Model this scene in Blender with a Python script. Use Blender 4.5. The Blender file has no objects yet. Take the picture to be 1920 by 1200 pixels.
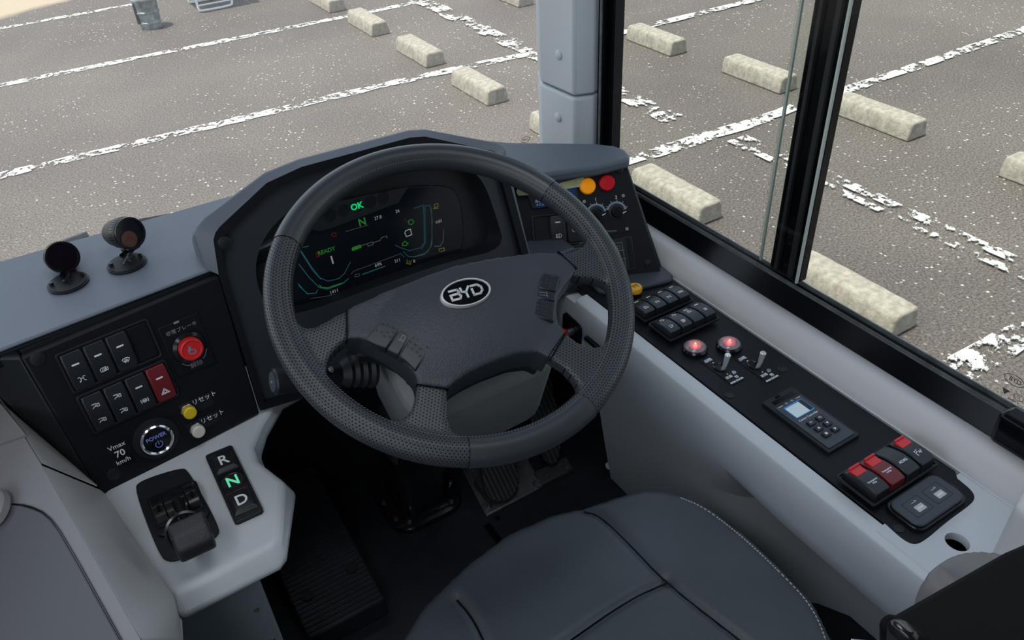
import bpy, bmesh, math, random
from mathutils import Vector, Matrix
random.seed(7)
PI = math.pi
sc = bpy.context.scene
COL = sc.collection
V = Vector

# ------------------------------------------------------------------ camera
FPX = 1526.0
Fv = V((-1157, -1060, 1526.)).normalized()
Dv = V((117, 2070, 1526.)); Dv = (Dv - Fv * Fv.dot(Dv)).normalized()
Uv = -Dv
Rv = Fv.cross(Uv)
CAM = V((0, 0, 1.35))

def ray(px, py):
    d = V((px - 960, py - 600, FPX)) / FPX
    return V((d.dot(Rv), d.dot(Fv), d.dot(Uv)))
def onz(px, py, z):
    r = ray(px, py); return CAM + r * ((z - CAM.z) / r.z)
def ony(px, py, y):
    r = ray(px, py); return CAM + r * (y / r.y)
def onx(px, py, x):
    r = ray(px, py); return CAM + r * (x / r.x)
def dep(px, py, d):
    return CAM + ray(px, py) * d

cd = bpy.data.cameras.new('camera'); cam = bpy.data.objects.new('camera', cd); COL.objects.link(cam)
cd.sensor_width = 36; cd.lens = 36 * FPX / 1920; cd.clip_start = 0.02; cd.clip_end = 200
cx = V((Rv.x, Fv.x, Uv.x)); cy = V((Rv.y, Fv.y, Uv.y)); cz = V((Rv.z, Fv.z, Uv.z))
Mc = Matrix((cx, -cy, -cz)).transposed().to_4x4(); Mc.translation = CAM
cam.matrix_world = Mc
sc.camera = cam

# ------------------------------------------------------------------ frames
class Fr:
    def __init__(s, o, u, v, n): s.o, s.u, s.v, s.n = V(o), V(u).normalized(), V(v).normalized(), V(n).normalized()
    def hit(s, px, py, c=0.0):
        r = ray(px, py); p = s.o + s.n * c
        return CAM + r * ((p - CAM).dot(s.n) / r.dot(s.n))
    def L(s, px, py, c=0.0):
        q = s.hit(px, py, c) - s.o
        return (q.dot(s.u), q.dot(s.v))
    def P(s, pts, c=0.0): return [s.L(x, y, c) for x, y in pts]
    def W(s, a, b, c=0.0): return s.o + s.u * a + s.v * b + s.n * c
    def at(s, px, py, rot=0.0, c=0.0):
        a, b = s.L(px, py, c); return s.sub(a, b, rot, c)
    def sub(s, a, b, rot=0.0, c=0.0):
        cr, sr = math.cos(rot), math.sin(rot)
        return Fr(s.W(a, b, c), s.u * cr + s.v * sr, s.v * cr - s.u * sr, s.n)
    def M(s):
        m = Matrix((s.u, s.v, s.n)).transposed().to_4x4(); m.translation = s.o; return m

def plane(o, yaw, tilt):
    y, t = math.radians(yaw), math.radians(tilt)
    u = V((math.cos(y), math.sin(y), 0)); n = V((math.sin(y) * math.cos(t), -math.cos(y) * math.cos(t), math.sin(t)))
    return Fr(o, u, n.cross(u), n)
def flat(z, x=0, y=0): return Fr((x, y, z), (1, 0, 0), (0, 1, 0), (0, 0, 1))
WORLD = flat(0)

# ------------------------------------------------------------------ materials
def mat(name, col, rough=.5, metal=0., bump=None, spec=.5, coat=0., emit=None, alpha=1., noise=None, trans=0.):
    m = bpy.data.materials.new(name); m.use_nodes = True
    nt = m.node_tree; b = nt.nodes['Principled BSDF']
    b.inputs['Base Color'].default_value = (*col, 1); b.inputs['Roughness'].default_value = rough
    b.inputs['Metallic'].default_value = metal; b.inputs['Specular IOR Level'].default_value = spec
    b.inputs['Coat Weight'].default_value = coat; b.inputs['Alpha'].default_value = alpha
    b.inputs['Transmission Weight'].default_value = trans
    if emit:
        b.inputs['Emission Color'].default_value = (*emit[0], 1); b.inputs['Emission Strength'].default_value = emit[1]
    tc = nt.nodes.new('ShaderNodeTexCoord')
    if noise:
        sc_, amt = noise
        n = nt.nodes.new('ShaderNodeTexNoise'); n.inputs['Scale'].default_value = sc_; n.inputs['Detail'].default_value = 5
        nt.links.new(tc.outputs['Object'], n.inputs['Vector'])
        r = nt.nodes.new('ShaderNodeValToRGB')
        r.color_ramp.elements[0].position = .3; r.color_ramp.elements[1].position = .7
        r.color_ramp.elements[0].color = (*[c * (1 - amt) for c in col], 1); r.color_ramp.elements[1].color = (*[min(1, c * (1 + amt)) for c in col], 1)
        nt.links.new(n.outputs['Fac'], r.inputs['Fac']); nt.links.new(r.outputs['Color'], b.inputs['Base Color'])
    if bump:
        s_, st = bump
        n = nt.nodes.new('ShaderNodeTexNoise'); n.inputs['Scale'].default_value = s_; n.inputs['Detail'].default_value = 3
        nt.links.new(tc.outputs['Object'], n.inputs['Vector'])
        bp = nt.nodes.new('ShaderNodeBump'); bp.inputs['Strength'].default_value = st; bp.inputs['Distance'].default_value = .0006
        nt.links.new(n.outputs['Fac'], bp.inputs['Height']); nt.links.new(bp.outputs['Normal'], b.inputs['Normal'])
    return m

def s2l(*c):
    return tuple(((x / 255) / 12.92 if x / 255 < .04045 else ((x / 255 + .055) / 1.055) ** 2.4) for x in c)

M = {}
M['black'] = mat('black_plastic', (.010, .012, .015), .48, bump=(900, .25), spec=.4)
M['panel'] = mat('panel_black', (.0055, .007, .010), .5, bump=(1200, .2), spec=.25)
M['gloss'] = mat('gloss_black', (.008, .009, .011), .18)
M['screen'] = mat('screen_glass', (.004, .006, .010), .16, spec=.4)
M['rail'] = mat('rail_black', (.003, .0035, .005), .18, spec=.2)
M['rubber'] = mat('rubber', (.012, .012, .013), .7)
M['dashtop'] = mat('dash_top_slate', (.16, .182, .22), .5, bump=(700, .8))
M['hood'] = mat('hood_top', (.095, .112, .135), .45, bump=(900, .5))
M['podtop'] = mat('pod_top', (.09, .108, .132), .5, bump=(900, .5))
M['surround'] = mat('surround_black', (.022, .026, .033), .45, bump=(900, .3))
M['hoodside'] = mat('hood_slate', (.045, .054, .068), .45, bump=(900, .5))
M['grey'] = mat('light_grey_plastic', (.60, .64, .66), .42, bump=(900, .35))
M['warm'] = mat('warm_grey_plastic', (.56, .55, .54), .45, bump=(900, .25))
M['pillar'] = mat('pillar_grey', (.50, .54, .57), .5, bump=(900, .2))
M['doorframe'] = mat('door_frame_grey', (.20, .195, .195), .5, bump=(900, .2))
M['matte'] = mat('matte_black', (.004, .004, .005), .8, spec=.1)
M['door'] = mat('door_grey', (.085, .084, .092), .5, bump=(900, .2))
M['box'] = mat('box_grey', (.20, .24, .26), .5, bump=(600, .2))
M['rocker'] = mat('rocker_black', (.014, .016, .020), .36, bump=(1500, .15))
M['darkred'] = mat('dark_red_plastic', (.16, .012, .018), .4)
M['red'] = mat('red_plastic', (.62, .02, .025), .35)
M['tabred'] = mat('tab_red', (.70, .03, .04), .4)
M['yellow'] = mat('yellow_plastic', (.80, .55, .01), .35)
M['white'] = mat('white_plastic', (.72, .72, .62), .4)
M['ink'] = mat('white_ink', (.85, .88, .90), .5)
M['inkdim'] = mat('grey_ink', (.22, .24, .27), .5)
M['mint'] = mat('mint_ink', (.50, .72, .65), .4)
M['inkred'] = mat('dark_ink', (.02, .01, .01), .5)
M['silver'] = mat('silver_plate', (.80, .81, .82), .3, metal=.55)
M['chrome'] = mat('chrome', (.82, .84, .86), .12, metal=1)
M['steel'] = mat('steel', (.45, .46, .48), .35, metal=1, noise=(60, .2))
M['dullsteel'] = mat('dull_steel', (.20, .21, .22), .5, metal=.7, noise=(40, .3))
M['seatl'] = mat('seat_leather', (.050, .060, .070), .42, bump=(420, .45), noise=(9, .12))
M['hub'] = mat('hub_leather', (.028, .033, .042), .40, bump=(620, .9))
M['wheelbtn'] = mat('wheel_button_black', (.012, .014, .019), .3)
M['grip'] = mat('grip_leather', (.022, .024, .029), .38, bump=(900, .9))
M['smooth'] = mat('smooth_leather', (.032, .037, .043), .36, bump=(700, .12))
M['thread'] = mat('thread', (.10, .11, .12), .7)
M['threadw'] = mat('white_thread', (.45, .46, .45), .7)
M['mat'] = mat('floor_vinyl', (.012, .015, .021), .55, bump=(500, .6), noise=(25, .3))
M['column'] = mat('column_cover', (.15, .155, .155), .5, bump=(900, .3))
M['bolster'] = mat('bolster_leather', (.13, .125, .13), .5, bump=(500, .3))
M['tape'] = mat('masking_tape', (.62, .60, .30), .6, noise=(70, .15))
M['blue'] = mat('blue_screen', (.01, .03, .10), .2, emit=((.02, .09, .35), .08))
M['orange'] = mat('orange_lens', (.95, .30, .0), .3, emit=((1, .35, .0), .25))
M['redlens'] = mat('red_lens', (.55, .01, .02), .25, emit=((1, .01, .02), .05))
M['amber'] = mat('amber_cap', (.85, .42, .02), .3)
M['lcd'] = mat('lcd', (.45, .55, .58), .3, emit=((.5, .65, .7), .25))
M['lcdblue'] = mat('lcd_blue', (.03, .18, .42), .3, emit=((.05, .3, .7), .15))
M['skyarc'] = mat('knob_scale', (.32, .42, .55), .5)
M['e_green'] = mat('glow_green', (0, .1, .02), .5, emit=((.0, .9, .25), .6))
M['e_mint'] = mat('glow_mint', (.1, .5, .3), .5, emit=((.15, .85, .45), .55))
M['e_dgreen'] = mat('glow_dark_green', (0, .05, .0), .5, emit=((.05, .5, .06), .22))
M['e_cyan'] = mat('glow_cyan', (0, .05, .06), .5, emit=((.08, .5, .55), .09))
M['e_teal'] = mat('glow_teal', (0, .04, .05), .5, emit=((.05, .30, .36), .07))
M['e_white'] = mat('glow_white', (.1, .1, .1), .5, emit=((.7, .8, .85), .22))
M['e_dim'] = mat('glow_dim', (.05, .05, .05), .5, emit=((.5, .6, .62), .06))
M['e_yel'] = mat('glow_yellow', (.05, .05, 0), .5, emit=((.7, .6, .05), .12))
M['e_red'] = mat('glow_red', (.1, 0, 0), .5, emit=((.6, .05, .03), .05))
M['led'] = mat('red_led', (1, .05, .05), .3, emit=((1, .05, .06), 7))
M['ledcore'] = mat('orange_led', (1, .3, .05), .3, emit=((1, .35, .06), 6))
M['e_violet'] = mat('power_ink', (.2, .25, .6), .5, emit=((.25, .3, .9), .1))
M['clear'] = mat('clear_lens', (.93, .93, .95), .12, trans=.8)
M['lensrefl'] = mat('lens_reflector', (.85, .83, .84), .25, metal=.3, bump=(300, 1.5), emit=None)
M['concrete'] = mat('concrete', (.33, .30, .24), .9, bump=(80, 5.0), noise=(30, .26))
M['tube'] = mat('painted_tube', (.75, .76, .75), .4)
M['tin'] = mat('galvanised_tin', (.30, .34, .35), .4, metal=.5, noise=(14, .5))
M['ceiling'] = mat('ceiling_white', (.55, .57, .60), .6)
M['bodydark'] = mat('body_dark', (.05, .052, .056), .6)
M['card'] = mat('white_card', (.55, .55, .52), .6)

def perforated():
    m = mat('perforated_leather', (.022, .027, .033), .42, bump=(700, .15))
    nt = m.node_tree; N = nt.nodes; Lk = nt.links
    def mth(op, a, b=None, c=None):
        n = N.new('ShaderNodeMath'); n.operation = op
        for i, x in enumerate((a, b, c)):
            if x is None: continue
            if isinstance(x, (int, float)): n.inputs[i].default_value = x
            else: Lk.new(x, n.inputs[i])
        return n.outputs[0]
    tc = N.new('ShaderNodeTexCoord'); sp = N.new('ShaderNodeSeparateXYZ'); Lk.new(tc.outputs['Object'], sp.inputs[0])
    x, y, z = sp.outputs
    R0, r = .208, .017
    rho = mth('SQRT', mth('ADD', mth('MULTIPLY', x, x), mth('MULTIPLY', y, y)))
    th = mth('ARCTAN2', y, x)
    d = mth('SUBTRACT', rho, R0)
    phi = mth('ARCTAN2', z, d)
    arc = mth('MULTIPLY', mth('SUBTRACT', PI / 2, phi), r)
    outer = mth('GREATER_THAN', d, 0.0)
    vr = mth('ADD', mth('MULTIPLY', outer, arc), mth('MULTIPLY', mth('SUBTRACT', 1, outer), d))
    inner = mth('LESS_THAN', d, -.018)
    pitch = .0044
    u1 = mth('MULTIPLY', th, R0); notin = mth('SUBTRACT', 1, inner)
    U = mth('ADD', mth('MULTIPLY', inner, x), mth('MULTIPLY', notin, u1))
    W = mth('ADD', mth('MULTIPLY', inner, y), mth('MULTIPLY', notin, vr))
    uu = mth('DIVIDE', U, pitch); vv = mth('DIVIDE', W, pitch * .75)
    row = mth('FLOOR', vv)
    off = mth('MULTIPLY', mth('MODULO', mth('ABSOLUTE', row), 2), .5)
    fu = mth('SUBTRACT', mth('FRACT', mth('ADD', uu, off)), .5)
    fv = mth('MULTIPLY', mth('SUBTRACT', mth('FRACT', vv), .5), .75)
    dist = mth('SQRT', mth('ADD', mth('MULTIPLY', fu, fu), mth('MULTIPLY', fv, fv)))
    mr = N.new('ShaderNodeMapRange'); mr.inputs[1].default_value = .13; mr.inputs[2].default_value = .19
    Lk.new(dist, mr.inputs[0])
    mx = N.new('ShaderNodeMix'); mx.data_type = 'RGBA'
    mx.inputs[6].default_value = (.002, .002, .003, 1); mx.inputs[7].default_value = (.034, .038, .044, 1)
    Lk.new(mr.outputs[0], mx.inputs[0]); Lk.new(mx.outputs[2], N['Principled BSDF'].inputs['Base Color'])
    sp_ = mth('MULTIPLY', mr.outputs[0], .5); Lk.new(sp_, N['Principled BSDF'].inputs['Specular IOR Level'])
    return m
M['perf'] = perforated()

def glass(name, tint=(.97, .98, .97), dust=0., refl=1.0):
    m = bpy.data.materials.new(name); m.use_nodes = True; nt = m.node_tree; N = nt.nodes; N.remove(N['Principled BSDF'])
    tr = N.new('ShaderNodeBsdfTransparent'); tr.inputs[0].default_value = (*tint, 1)
    gl = N.new('ShaderNodeBsdfGlossy'); gl.inputs['Roughness'].default_value = .02
    fr = N.new('ShaderNodeFresnel'); fr.inputs[0].default_value = 1.3
    mu = N.new('ShaderNodeMath'); mu.operation = 'MULTIPLY'; mu.inputs[1].default_value = refl
    geo = N.new('ShaderNodeNewGeometry'); inv = N.new('ShaderNodeMath'); inv.operation = 'SUBTRACT'; inv.inputs[0].default_value = 1; nt.links.new(geo.outputs['Backfacing'], inv.inputs[1])
    m0 = N.new('ShaderNodeMath'); m0.operation = 'MULTIPLY'; nt.links.new(fr.outputs[0], m0.inputs[0]); nt.links.new(inv.outputs[0], m0.inputs[1])
    nt.links.new(m0.outputs[0], mu.inputs[0])
    mx = N.new('ShaderNodeMixShader')
    nt.links.new(mu.outputs[0], mx.inputs[0]); nt.links.new(tr.outputs[0], mx.inputs[1]); nt.links.new(gl.outputs[0], mx.inputs[2])
    out = mx.outputs[0]
    if dust:
        df = N.new('ShaderNodeBsdfTranslucent'); df.inputs[0].default_value = (.9, .86, .8, 1)
        tc = N.new('ShaderNodeTexCoord'); no = N.new('ShaderNodeTexNoise'); no.inputs['Scale'].default_value = 3
        nt.links.new(tc.outputs['Object'], no.inputs['Vector'])
        mr = N.new('ShaderNodeMapRange'); mr.inputs[1].default_value = .35; mr.inputs[2].default_value = .7
        mr.inputs[3].default_value = dust * .6; mr.inputs[4].default_value = dust * 1.4
        nt.links.new(no.outputs['Fac'], mr.inputs[0])
        m2 = N.new('ShaderNodeMixShader'); nt.links.new(mr.outputs[0], m2.inputs[0])
        nt.links.new(out, m2.inputs[1]); nt.links.new(df.outputs[0], m2.inputs[2]); out = m2.outputs[0]
    nt.links.new(out, N['Material Output'].inputs[0])
    return m
M['wind'] = glass('windscreen_glass', dust=.03)
M['glass'] = glass('side_glass', (.93, .95, .93))
M['edge'] = mat('glass_edge', (.42, .46, .43), .25)

def asphalt():
    m = mat('asphalt', (.16, .145, .13), .75); nt = m.node_tree; N = nt.nodes; Lk = nt.links; b = N['Principled BSDF']
    geo = N.new('ShaderNodeNewGeometry'); pos = geo.outputs['Position']
    def nz(s, d=4, r=.6):
        n = N.new('ShaderNodeTexNoise'); n.inputs['Scale'].default_value = s; n.inputs['Detail'].default_value = d; n.inputs['Roughness'].default_value = r
        Lk.new(pos, n.inputs['Vector']); return n.outputs['Fac']
    def ramp(f, a, ca, c, cc):
        r = N.new('ShaderNodeValToRGB'); e = r.color_ramp.elements; e[0].position = a; e[0].color = (*ca, 1); e[1].position = c; e[1].color = (*cc, 1)
        Lk.new(f, r.inputs[0]); return r.outputs[0]
    def mix(f, a, c, mode='MIX'):
        x = N.new('ShaderNodeMix'); x.data_type = 'RGBA'; x.blend_type = mode
        if isinstance(f, float): x.inputs[0].default_value = f
        else: Lk.new(f, x.inputs[0])
        for i, q in ((6, a), (7, c)):
            if isinstance(q, tuple): x.inputs[i].default_value = (*q, 1)
            else: Lk.new(q, x.inputs[i])
        return x.outputs[2]
    big = ramp(nz(.45, 3), .35, (.118, .098, .086), .7, (.172, .148, .124))
    fine = ramp(nz(75, 4, .75), .38, (.35, .35, .35), .66, (1.5, 1.5, 1.5))
    col = mix(1.0, big, fine, 'MULTIPLY')
    # sun glints on the asphalt, painted in as pale specks
    vo = N.new('ShaderNodeTexVoronoi'); vo.inputs['Scale'].default_value = 42; Lk.new(pos, vo.inputs['Vector'])
    sepc = N.new('ShaderNodeSeparateColor'); Lk.new(vo.outputs['Color'], sepc.inputs[0])
    g1 = N.new('ShaderNodeMath'); g1.operation = 'LESS_THAN'; g1.inputs[1].default_value = .33; Lk.new(vo.outputs['Distance'], g1.inputs[0])
    g2 = N.new('ShaderNodeMath'); g2.operation = 'GREATER_THAN'; g2.inputs[1].default_value = .91; Lk.new(sepc.outputs[0], g2.inputs[0])
    g3 = N.new('ShaderNodeMath'); g3.operation = 'MULTIPLY'; Lk.new(g1.outputs[0], g3.inputs[0]); Lk.new(g2.outputs[0], g3.inputs[1])
    g4 = N.new('ShaderNodeMath'); g4.operation = 'MULTIPLY'; Lk.new(g3.outputs[0], g4.inputs[0])
    pr = ramp(nz(1.3, 2), .42, (.1, .1, .1), .6, (.9, .9, .9)); Lk.new(pr, g4.inputs[1])
    col = mix(g4.outputs[0], col, (.55, .53, .48))
    # sandy ground starts beyond the last bay line
    sp = N.new('ShaderNodeSeparateXYZ'); Lk.new(pos, sp.inputs[0])
    a1 = N.new('ShaderNodeMath'); a1.operation = 'MULTIPLY_ADD'; a1.inputs[1].default_value = -.55; Lk.new(sp.outputs[0], a1.inputs[0]); Lk.new(sp.outputs[1], a1.inputs[2])
    a2 = N.new('ShaderNodeMath'); a2.operation = 'MULTIPLY_ADD'; a2.inputs[1].default_value = .8; Lk.new(nz(1.2, 3), a2.inputs[0]); Lk.new(a1.outputs[0], a2.inputs[2])
    mr = N.new('ShaderNodeMapRange'); mr.inputs[1].default_value = 10.95; mr.inputs[2].default_value = 11.2; Lk.new(a2.outputs[0], mr.inputs[0])
    col = mix(mr.outputs[0], col, (.42, .34, .24))
    Lk.new(col, b.inputs['Base Color'])
    bp = N.new('ShaderNodeBump'); bp.inputs['Strength'].default_value = .8; bp.inputs['Distance'].default_value = .006
    Lk.new(nz(110, 3, .7), bp.inputs['Height']); Lk.new(bp.outputs[0], b.inputs['Normal'])
    return m
M['asphalt'] = asphalt()

def paint(name, wear):
    m = mat(name, (.66, .66, .62), .7); nt = m.node_tree; N = nt.nodes; b = N['Principled BSDF']
    geo = N.new('ShaderNodeNewGeometry')
    def nz(s, d):
        n = N.new('ShaderNodeTexNoise'); n.inputs['Scale'].default_value = s; n.inputs['Detail'].default_value = d; n.inputs['Roughness'].default_value = .7
        nt.links.new(geo.outputs['Position'], n.inputs['Vector']); return n.outputs['Fac']
    a = N.new('ShaderNodeMath'); a.operation = 'MULTIPLY_ADD'; a.inputs[1].default_value = .55
    nt.links.new(nz(26, 4), a.inputs[0])
    c = N.new('ShaderNodeMath'); c.operation = 'MULTIPLY'; c.inputs[1].default_value = .45; nt.links.new(nz(5, 2), c.inputs[0])
    nt.links.new(c.outputs[0], a.inputs[2])
    mr = N.new('ShaderNodeMapRange'); mr.inputs[1].default_value = wear - .015; mr.inputs[2].default_value = wear + .015
    nt.links.new(a.outputs[0], mr.inputs[0]); nt.links.new(mr.outputs[0], b.inputs['Alpha'])
    return m
M['paint'] = paint('white_line_paint', .497)
M['paintworn'] = paint('worn_line_paint', .53)

# ------------------------------------------------------------------ mesh helpers
def rrect(cx, cy, w, h, r, seg=4):
    pts = []
    for (sx, sy, a0) in ((1, 1, 0), (-1, 1, 90), (-1, -1, 180), (1, -1, 270)):
        for i in range(seg + 1):
            a = math.radians(a0 + 90 * i / seg)
            pts.append((cx + sx * (w / 2 - r) + r * math.cos(a), cy + sy * (h / 2 - r) + r * math.sin(a)))
    return pts
def ell(cx, cy, a, b, n=32, rot=0):
    o = []
    for i in range(n):
        t = 2 * PI * i / n; x, y = a * math.cos(t), b * math.sin(t)
        o.append((cx + x * math.cos(rot) - y * math.sin(rot), cy + x * math.sin(rot) + y * math.cos(rot)))
    return o
def area2(p): return sum(p[i][0] * p[(i + 1) % len(p)][1] - p[(i + 1) % len(p)][0] * p[i][1] for i in range(len(p)))
def smoothpoly(p, it=2, closed=True):
    for _ in range(it):
        q = []
        n = len(p)
        for i in range(n if closed else n - 1):
            a, b = V(p[i]), V(p[(i + 1) % n])
            q += [tuple(a * .75 + b * .25), tuple(a * .25 + b * .75)]
        if not closed: q = [tuple(p[0])] + q + [tuple(p[-1])]
        p = q
    return p

class B:
    def __init__(s): s.bm = bmesh.new()
    def v(s, p, m=None): return s.bm.verts.new(m @ V(p) if m is not None else V(p))
    def box(s, x0, x1, y0, y1, z0, z1, m=None):
        return s.prism([(x0, y0), (x1, y0), (x1, y1), (x0, y1)], z0, z1, m)
    def prism(s, pts, z0, z1, m=None, top=None):
        if area2(pts) < 0: pts = pts[::-1]; top = top[::-1] if top else None
        lo = [s.v((x, y, z0), m) for x, y in pts]; hi = [s.v((x, y, z1), m) for x, y in (top or pts)]
        n = len(pts)
        s.bm.faces.new(lo[::-1]); s.bm.faces.new(hi)
        for i in range(n): s.bm.faces.new((lo[i], lo[(i + 1) % n], hi[(i + 1) % n], hi[i]))
        return s
    def cyl(s, cx, cy, z0, z1, r0, r1=None, n=24, m=None):
        r1 = r0 if r1 is None else r1
        return s.prism(ell(cx, cy, r0, r0, n), z0, z1, m, ell(cx, cy, r1, r1, n))
    def loft(s, rings, m=None, cap=True, closed=True):
        R = [[s.v(p, m) for p in r] for r in rings]; n = len(R[0])
        for a, b in zip(R, R[1:]):
            for i in range(n if closed else n - 1): s.bm.faces.new((a[i], a[(i + 1) % n], b[(i + 1) % n], b[i]))
        if cap and closed: s.bm.faces.new(R[0][::-1]); s.bm.faces.new(R[-1])
        return s
    def lathe(s, prof, n=28, m=None, cap=True):
        return s.loft([[(r * math.cos(2 * PI * i / n), r * math.sin(2 * PI * i / n), z) for i in range(n)] for r, z in prof], m, cap)
    def tube(s, path, r, n=10, m=None, flatz=1.0):
        P = [V(p) for p in path]; rings = []
        up = V((0, 0, 1))
        for i, p in enumerate(P):
            t = (P[min(i + 1, len(P) - 1)] - P[max(i - 1, 0)]).normalized()
            a = t.cross(up)
            if a.length < .05: a = t.cross(V((0, 1, 0)))
            a.normalize(); b = a.cross(t).normalized()
            rr = r[i] if isinstance(r, (list, tuple)) else r
            rings.append([p + a * math.cos(2 * PI * k / n) * rr + b * math.sin(2 * PI * k / n) * rr * flatz for k in range(n)])
        return s.loft(rings, m)
    def stroke(s, pl, w, z, th=.0003, m=None, closed=False):
        pl = [V((p[0], p[1])) for p in pl]
        if closed: pl = pl + [pl[0]]
        for a, b in zip(pl, pl[1:]):
            d = b - a
            if d.length < 1e-7: continue
            d.normalize(); nn = V((-d.y, d.x)) * w / 2; e = d * w * .35
            s.prism([tuple(a - e - nn), tuple(b + e - nn), tuple(b + e + nn), tuple(a - e + nn)], z, z + th, m)
        return s
    def sheet(s, quads, m=None):
        for q in quads: s.bm.faces.new([s.v(p, m) for p in q])
        return s
    def mesh(s, name, mt, smooth=True):
        bmesh.ops.recalc_face_normals(s.bm, faces=s.bm.faces)
        me = bpy.data.meshes.new(name); s.bm.to_mesh(me); s.bm.free(); me.materials.append(mt)
        if smooth:
            for p in me.polygons: p.use_smooth = True
            try: me.set_sharp_from_angle(angle=math.radians(35))
            except Exception: pass
        return me

def obj(name, b, mt, parent=None, bevel=0, seg=2, fr=None, smooth=True):
    me = b.mesh(name, M[mt] if isinstance(mt, str) else mt, smooth) if isinstance(b, B) else b
    if not isinstance(b, B) and mt is not None and not me.materials: me.materials.append(M[mt] if isinstance(mt, str) else mt)
    o = bpy.data.objects.new(name, me); COL.objects.link(o)
    if parent: o.parent = parent
    if fr: o.matrix_world = fr.M()
    if bevel:
        md = o.modifiers.new('bevel', 'BEVEL'); md.width = bevel; md.segments = seg; md.limit_method = 'ANGLE'; md.angle_limit = math.radians(30)
        md.harden_normals = False
    return o
def tag(o, label, cat, group=None):
    o['label'] = label; o['category'] = cat
    if group: o['group'] = group
    return o
def thing(name, label, cat, fr=None, group=None):
    o = bpy.data.objects.new(name, None); COL.objects.link(o); o.empty_display_size = .02
    if fr is not None: o.matrix_world = (fr.M() if isinstance(fr, Fr) else Matrix.Translation(fr))
    return tag(o, label, cat, group)
def struct(name, b, mt, **k):
    o = obj(name, b, mt, **k)
    if not k.get('parent'): o['kind'] = 'structure'
    return o

def text_mesh(txt, size, depth=.0003, bold=0.0, cjk=False, shear=0):
    cu = bpy.data.curves.new('t', 'FONT'); cu.body = txt; cu.size = size; cu.extrude = depth; cu.align_x = 'CENTER'; cu.align_y = 'CENTER'
    cu.offset = bold * size; cu.shear = shear; cu.resolution_u = 3
    o = bpy.data.objects.new('t', cu); COL.objects.link(o)
    dg = bpy.context.evaluated_depsgraph_get(); dg.update()
    me = bpy.data.meshes.new_from_object(o.evaluated_get(dg)); bpy.data.objects.remove(o)
    return me
def text_into(b, txt, size, a, bb, c, rot=0, depth=.0003, bold=0.0, sx=1.0, m=None):
    me = text_mesh(txt, size, depth, bold)
    T = Matrix.Translation((a, bb, c)) @ Matrix.Rotation(rot, 4, 'Z') @ Matrix.Diagonal((sx, 1, 1, 1))
    if m is not None: T = m @ T
    me.transform(T); b.bm.from_mesh(me); bpy.data.meshes.remove(me)
    return b
def baked(b, voxel, smooth_it, disp=None, factor=.5):
    """union of closed pieces into one soft skin"""
    me = b.mesh('bake', M['black'], False); o = bpy.data.objects.new('bake', me); COL.objects.link(o)
    md = o.modifiers.new('r', 'REMESH'); md.mode = 'VOXEL'; md.voxel_size = voxel; md.use_smooth_shade = True
    ms = o.modifiers.new('s', 'SMOOTH'); ms.iterations = smooth_it; ms.factor = factor
    dg = bpy.context.evaluated_depsgraph_get(); dg.update()
    out = bpy.data.meshes.new_from_object(o.evaluated_get(dg)); bpy.data.objects.remove(o)
    out.materials.clear()
    if disp:
        for v in out.vertices: v.co = disp(v.co)
    for p in out.polygons: p.use_smooth = True
    return out

# ================================================================== OUTSIDE
GZ = -1.0
b = B(); b.sheet([[(-30, -25, GZ), (40, -25, GZ), (40, 40, GZ), (-30, 40, GZ)]])
g = struct('ground', b, 'asphalt')

lk = 0
def line(x0, y0, x1, y1, w, worn, label, n=0):
    L_ = math.hypot(x1 - x0, y1 - y0); k = max(2, int(L_ / .12)); dx, dy = (x1 - x0) / L_, (y1 - y0) / L_
    left, right = [], []
    for i in range(k + 1):
        t = L_ * i / k; wl = w / 2 * random.uniform(.75, 1.12); wr = w / 2 * random.uniform(.75, 1.12)
        x, y = x0 + dx * t, y0 + dy * t
        left.append((x - dy * wl, y + dx * wl)); right.append((x + dy * wr, y - dx * wr))
    global lk; lk += 1; zt = GZ + .004 + lk * .0012
    b = B(); b.prism(left + right[::-1], zt - .003, zt)
    o = obj('painted_line', b, 'paintworn' if worn else 'paint'); tag(o, label, 'parking line', 'worn white parking lines'); return o
line(-8, 10.32, 1.9, 10.2, .10, 0, 'farthest white bay line, running past the tin bucket')
line(-8, 8.50, 3.9, 8.12, .11, 0, 'white bay line in the middle distance, second from the top left')
line(-8, 6.46, 2.6, 6.10, .12, 0, 'near white bay line across the lower left of the asphalt, left of the stops')
line(2.5, 6.10, 3.85, 5.98, .12, 0, 'solid thick white bay line just behind the nearest stop seen through the windscreen')
line(3.1, 3.80, 4.35, 3.74, .13, 0, 'white bay line stub crossing the broken line just beyond the side window')
line(4.35, 3.76, 16, 3.74, .11, 0, 'long white bay line running to the upper right, behind the dark window divider')
line(4.6, 5.92, 16, 5.75, .11, 0, 'far white bay line along the top of the side window')
line(4.6, 8.15, 16, 7.95, .11, 0, 'very far white bay line at the top right corner')
line(3.8, 4.1, 3.84, 12, .20, 1, 'broken aisle line crossing behind the grey pillar')
line(3.95, -4, 3.97, 3.62, .085, 1, 'right strand of the crumbling double aisle line under the side window')
line(3.84, -4, 3.86, 3.62, .06, 1, 'left strand of the crumbling double aisle line under the side window')
line(2.95, 1.32, 3.75, 1.30, .16, 0, 'cracked white patch of bay line near the maker mark on the side glass')

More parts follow.
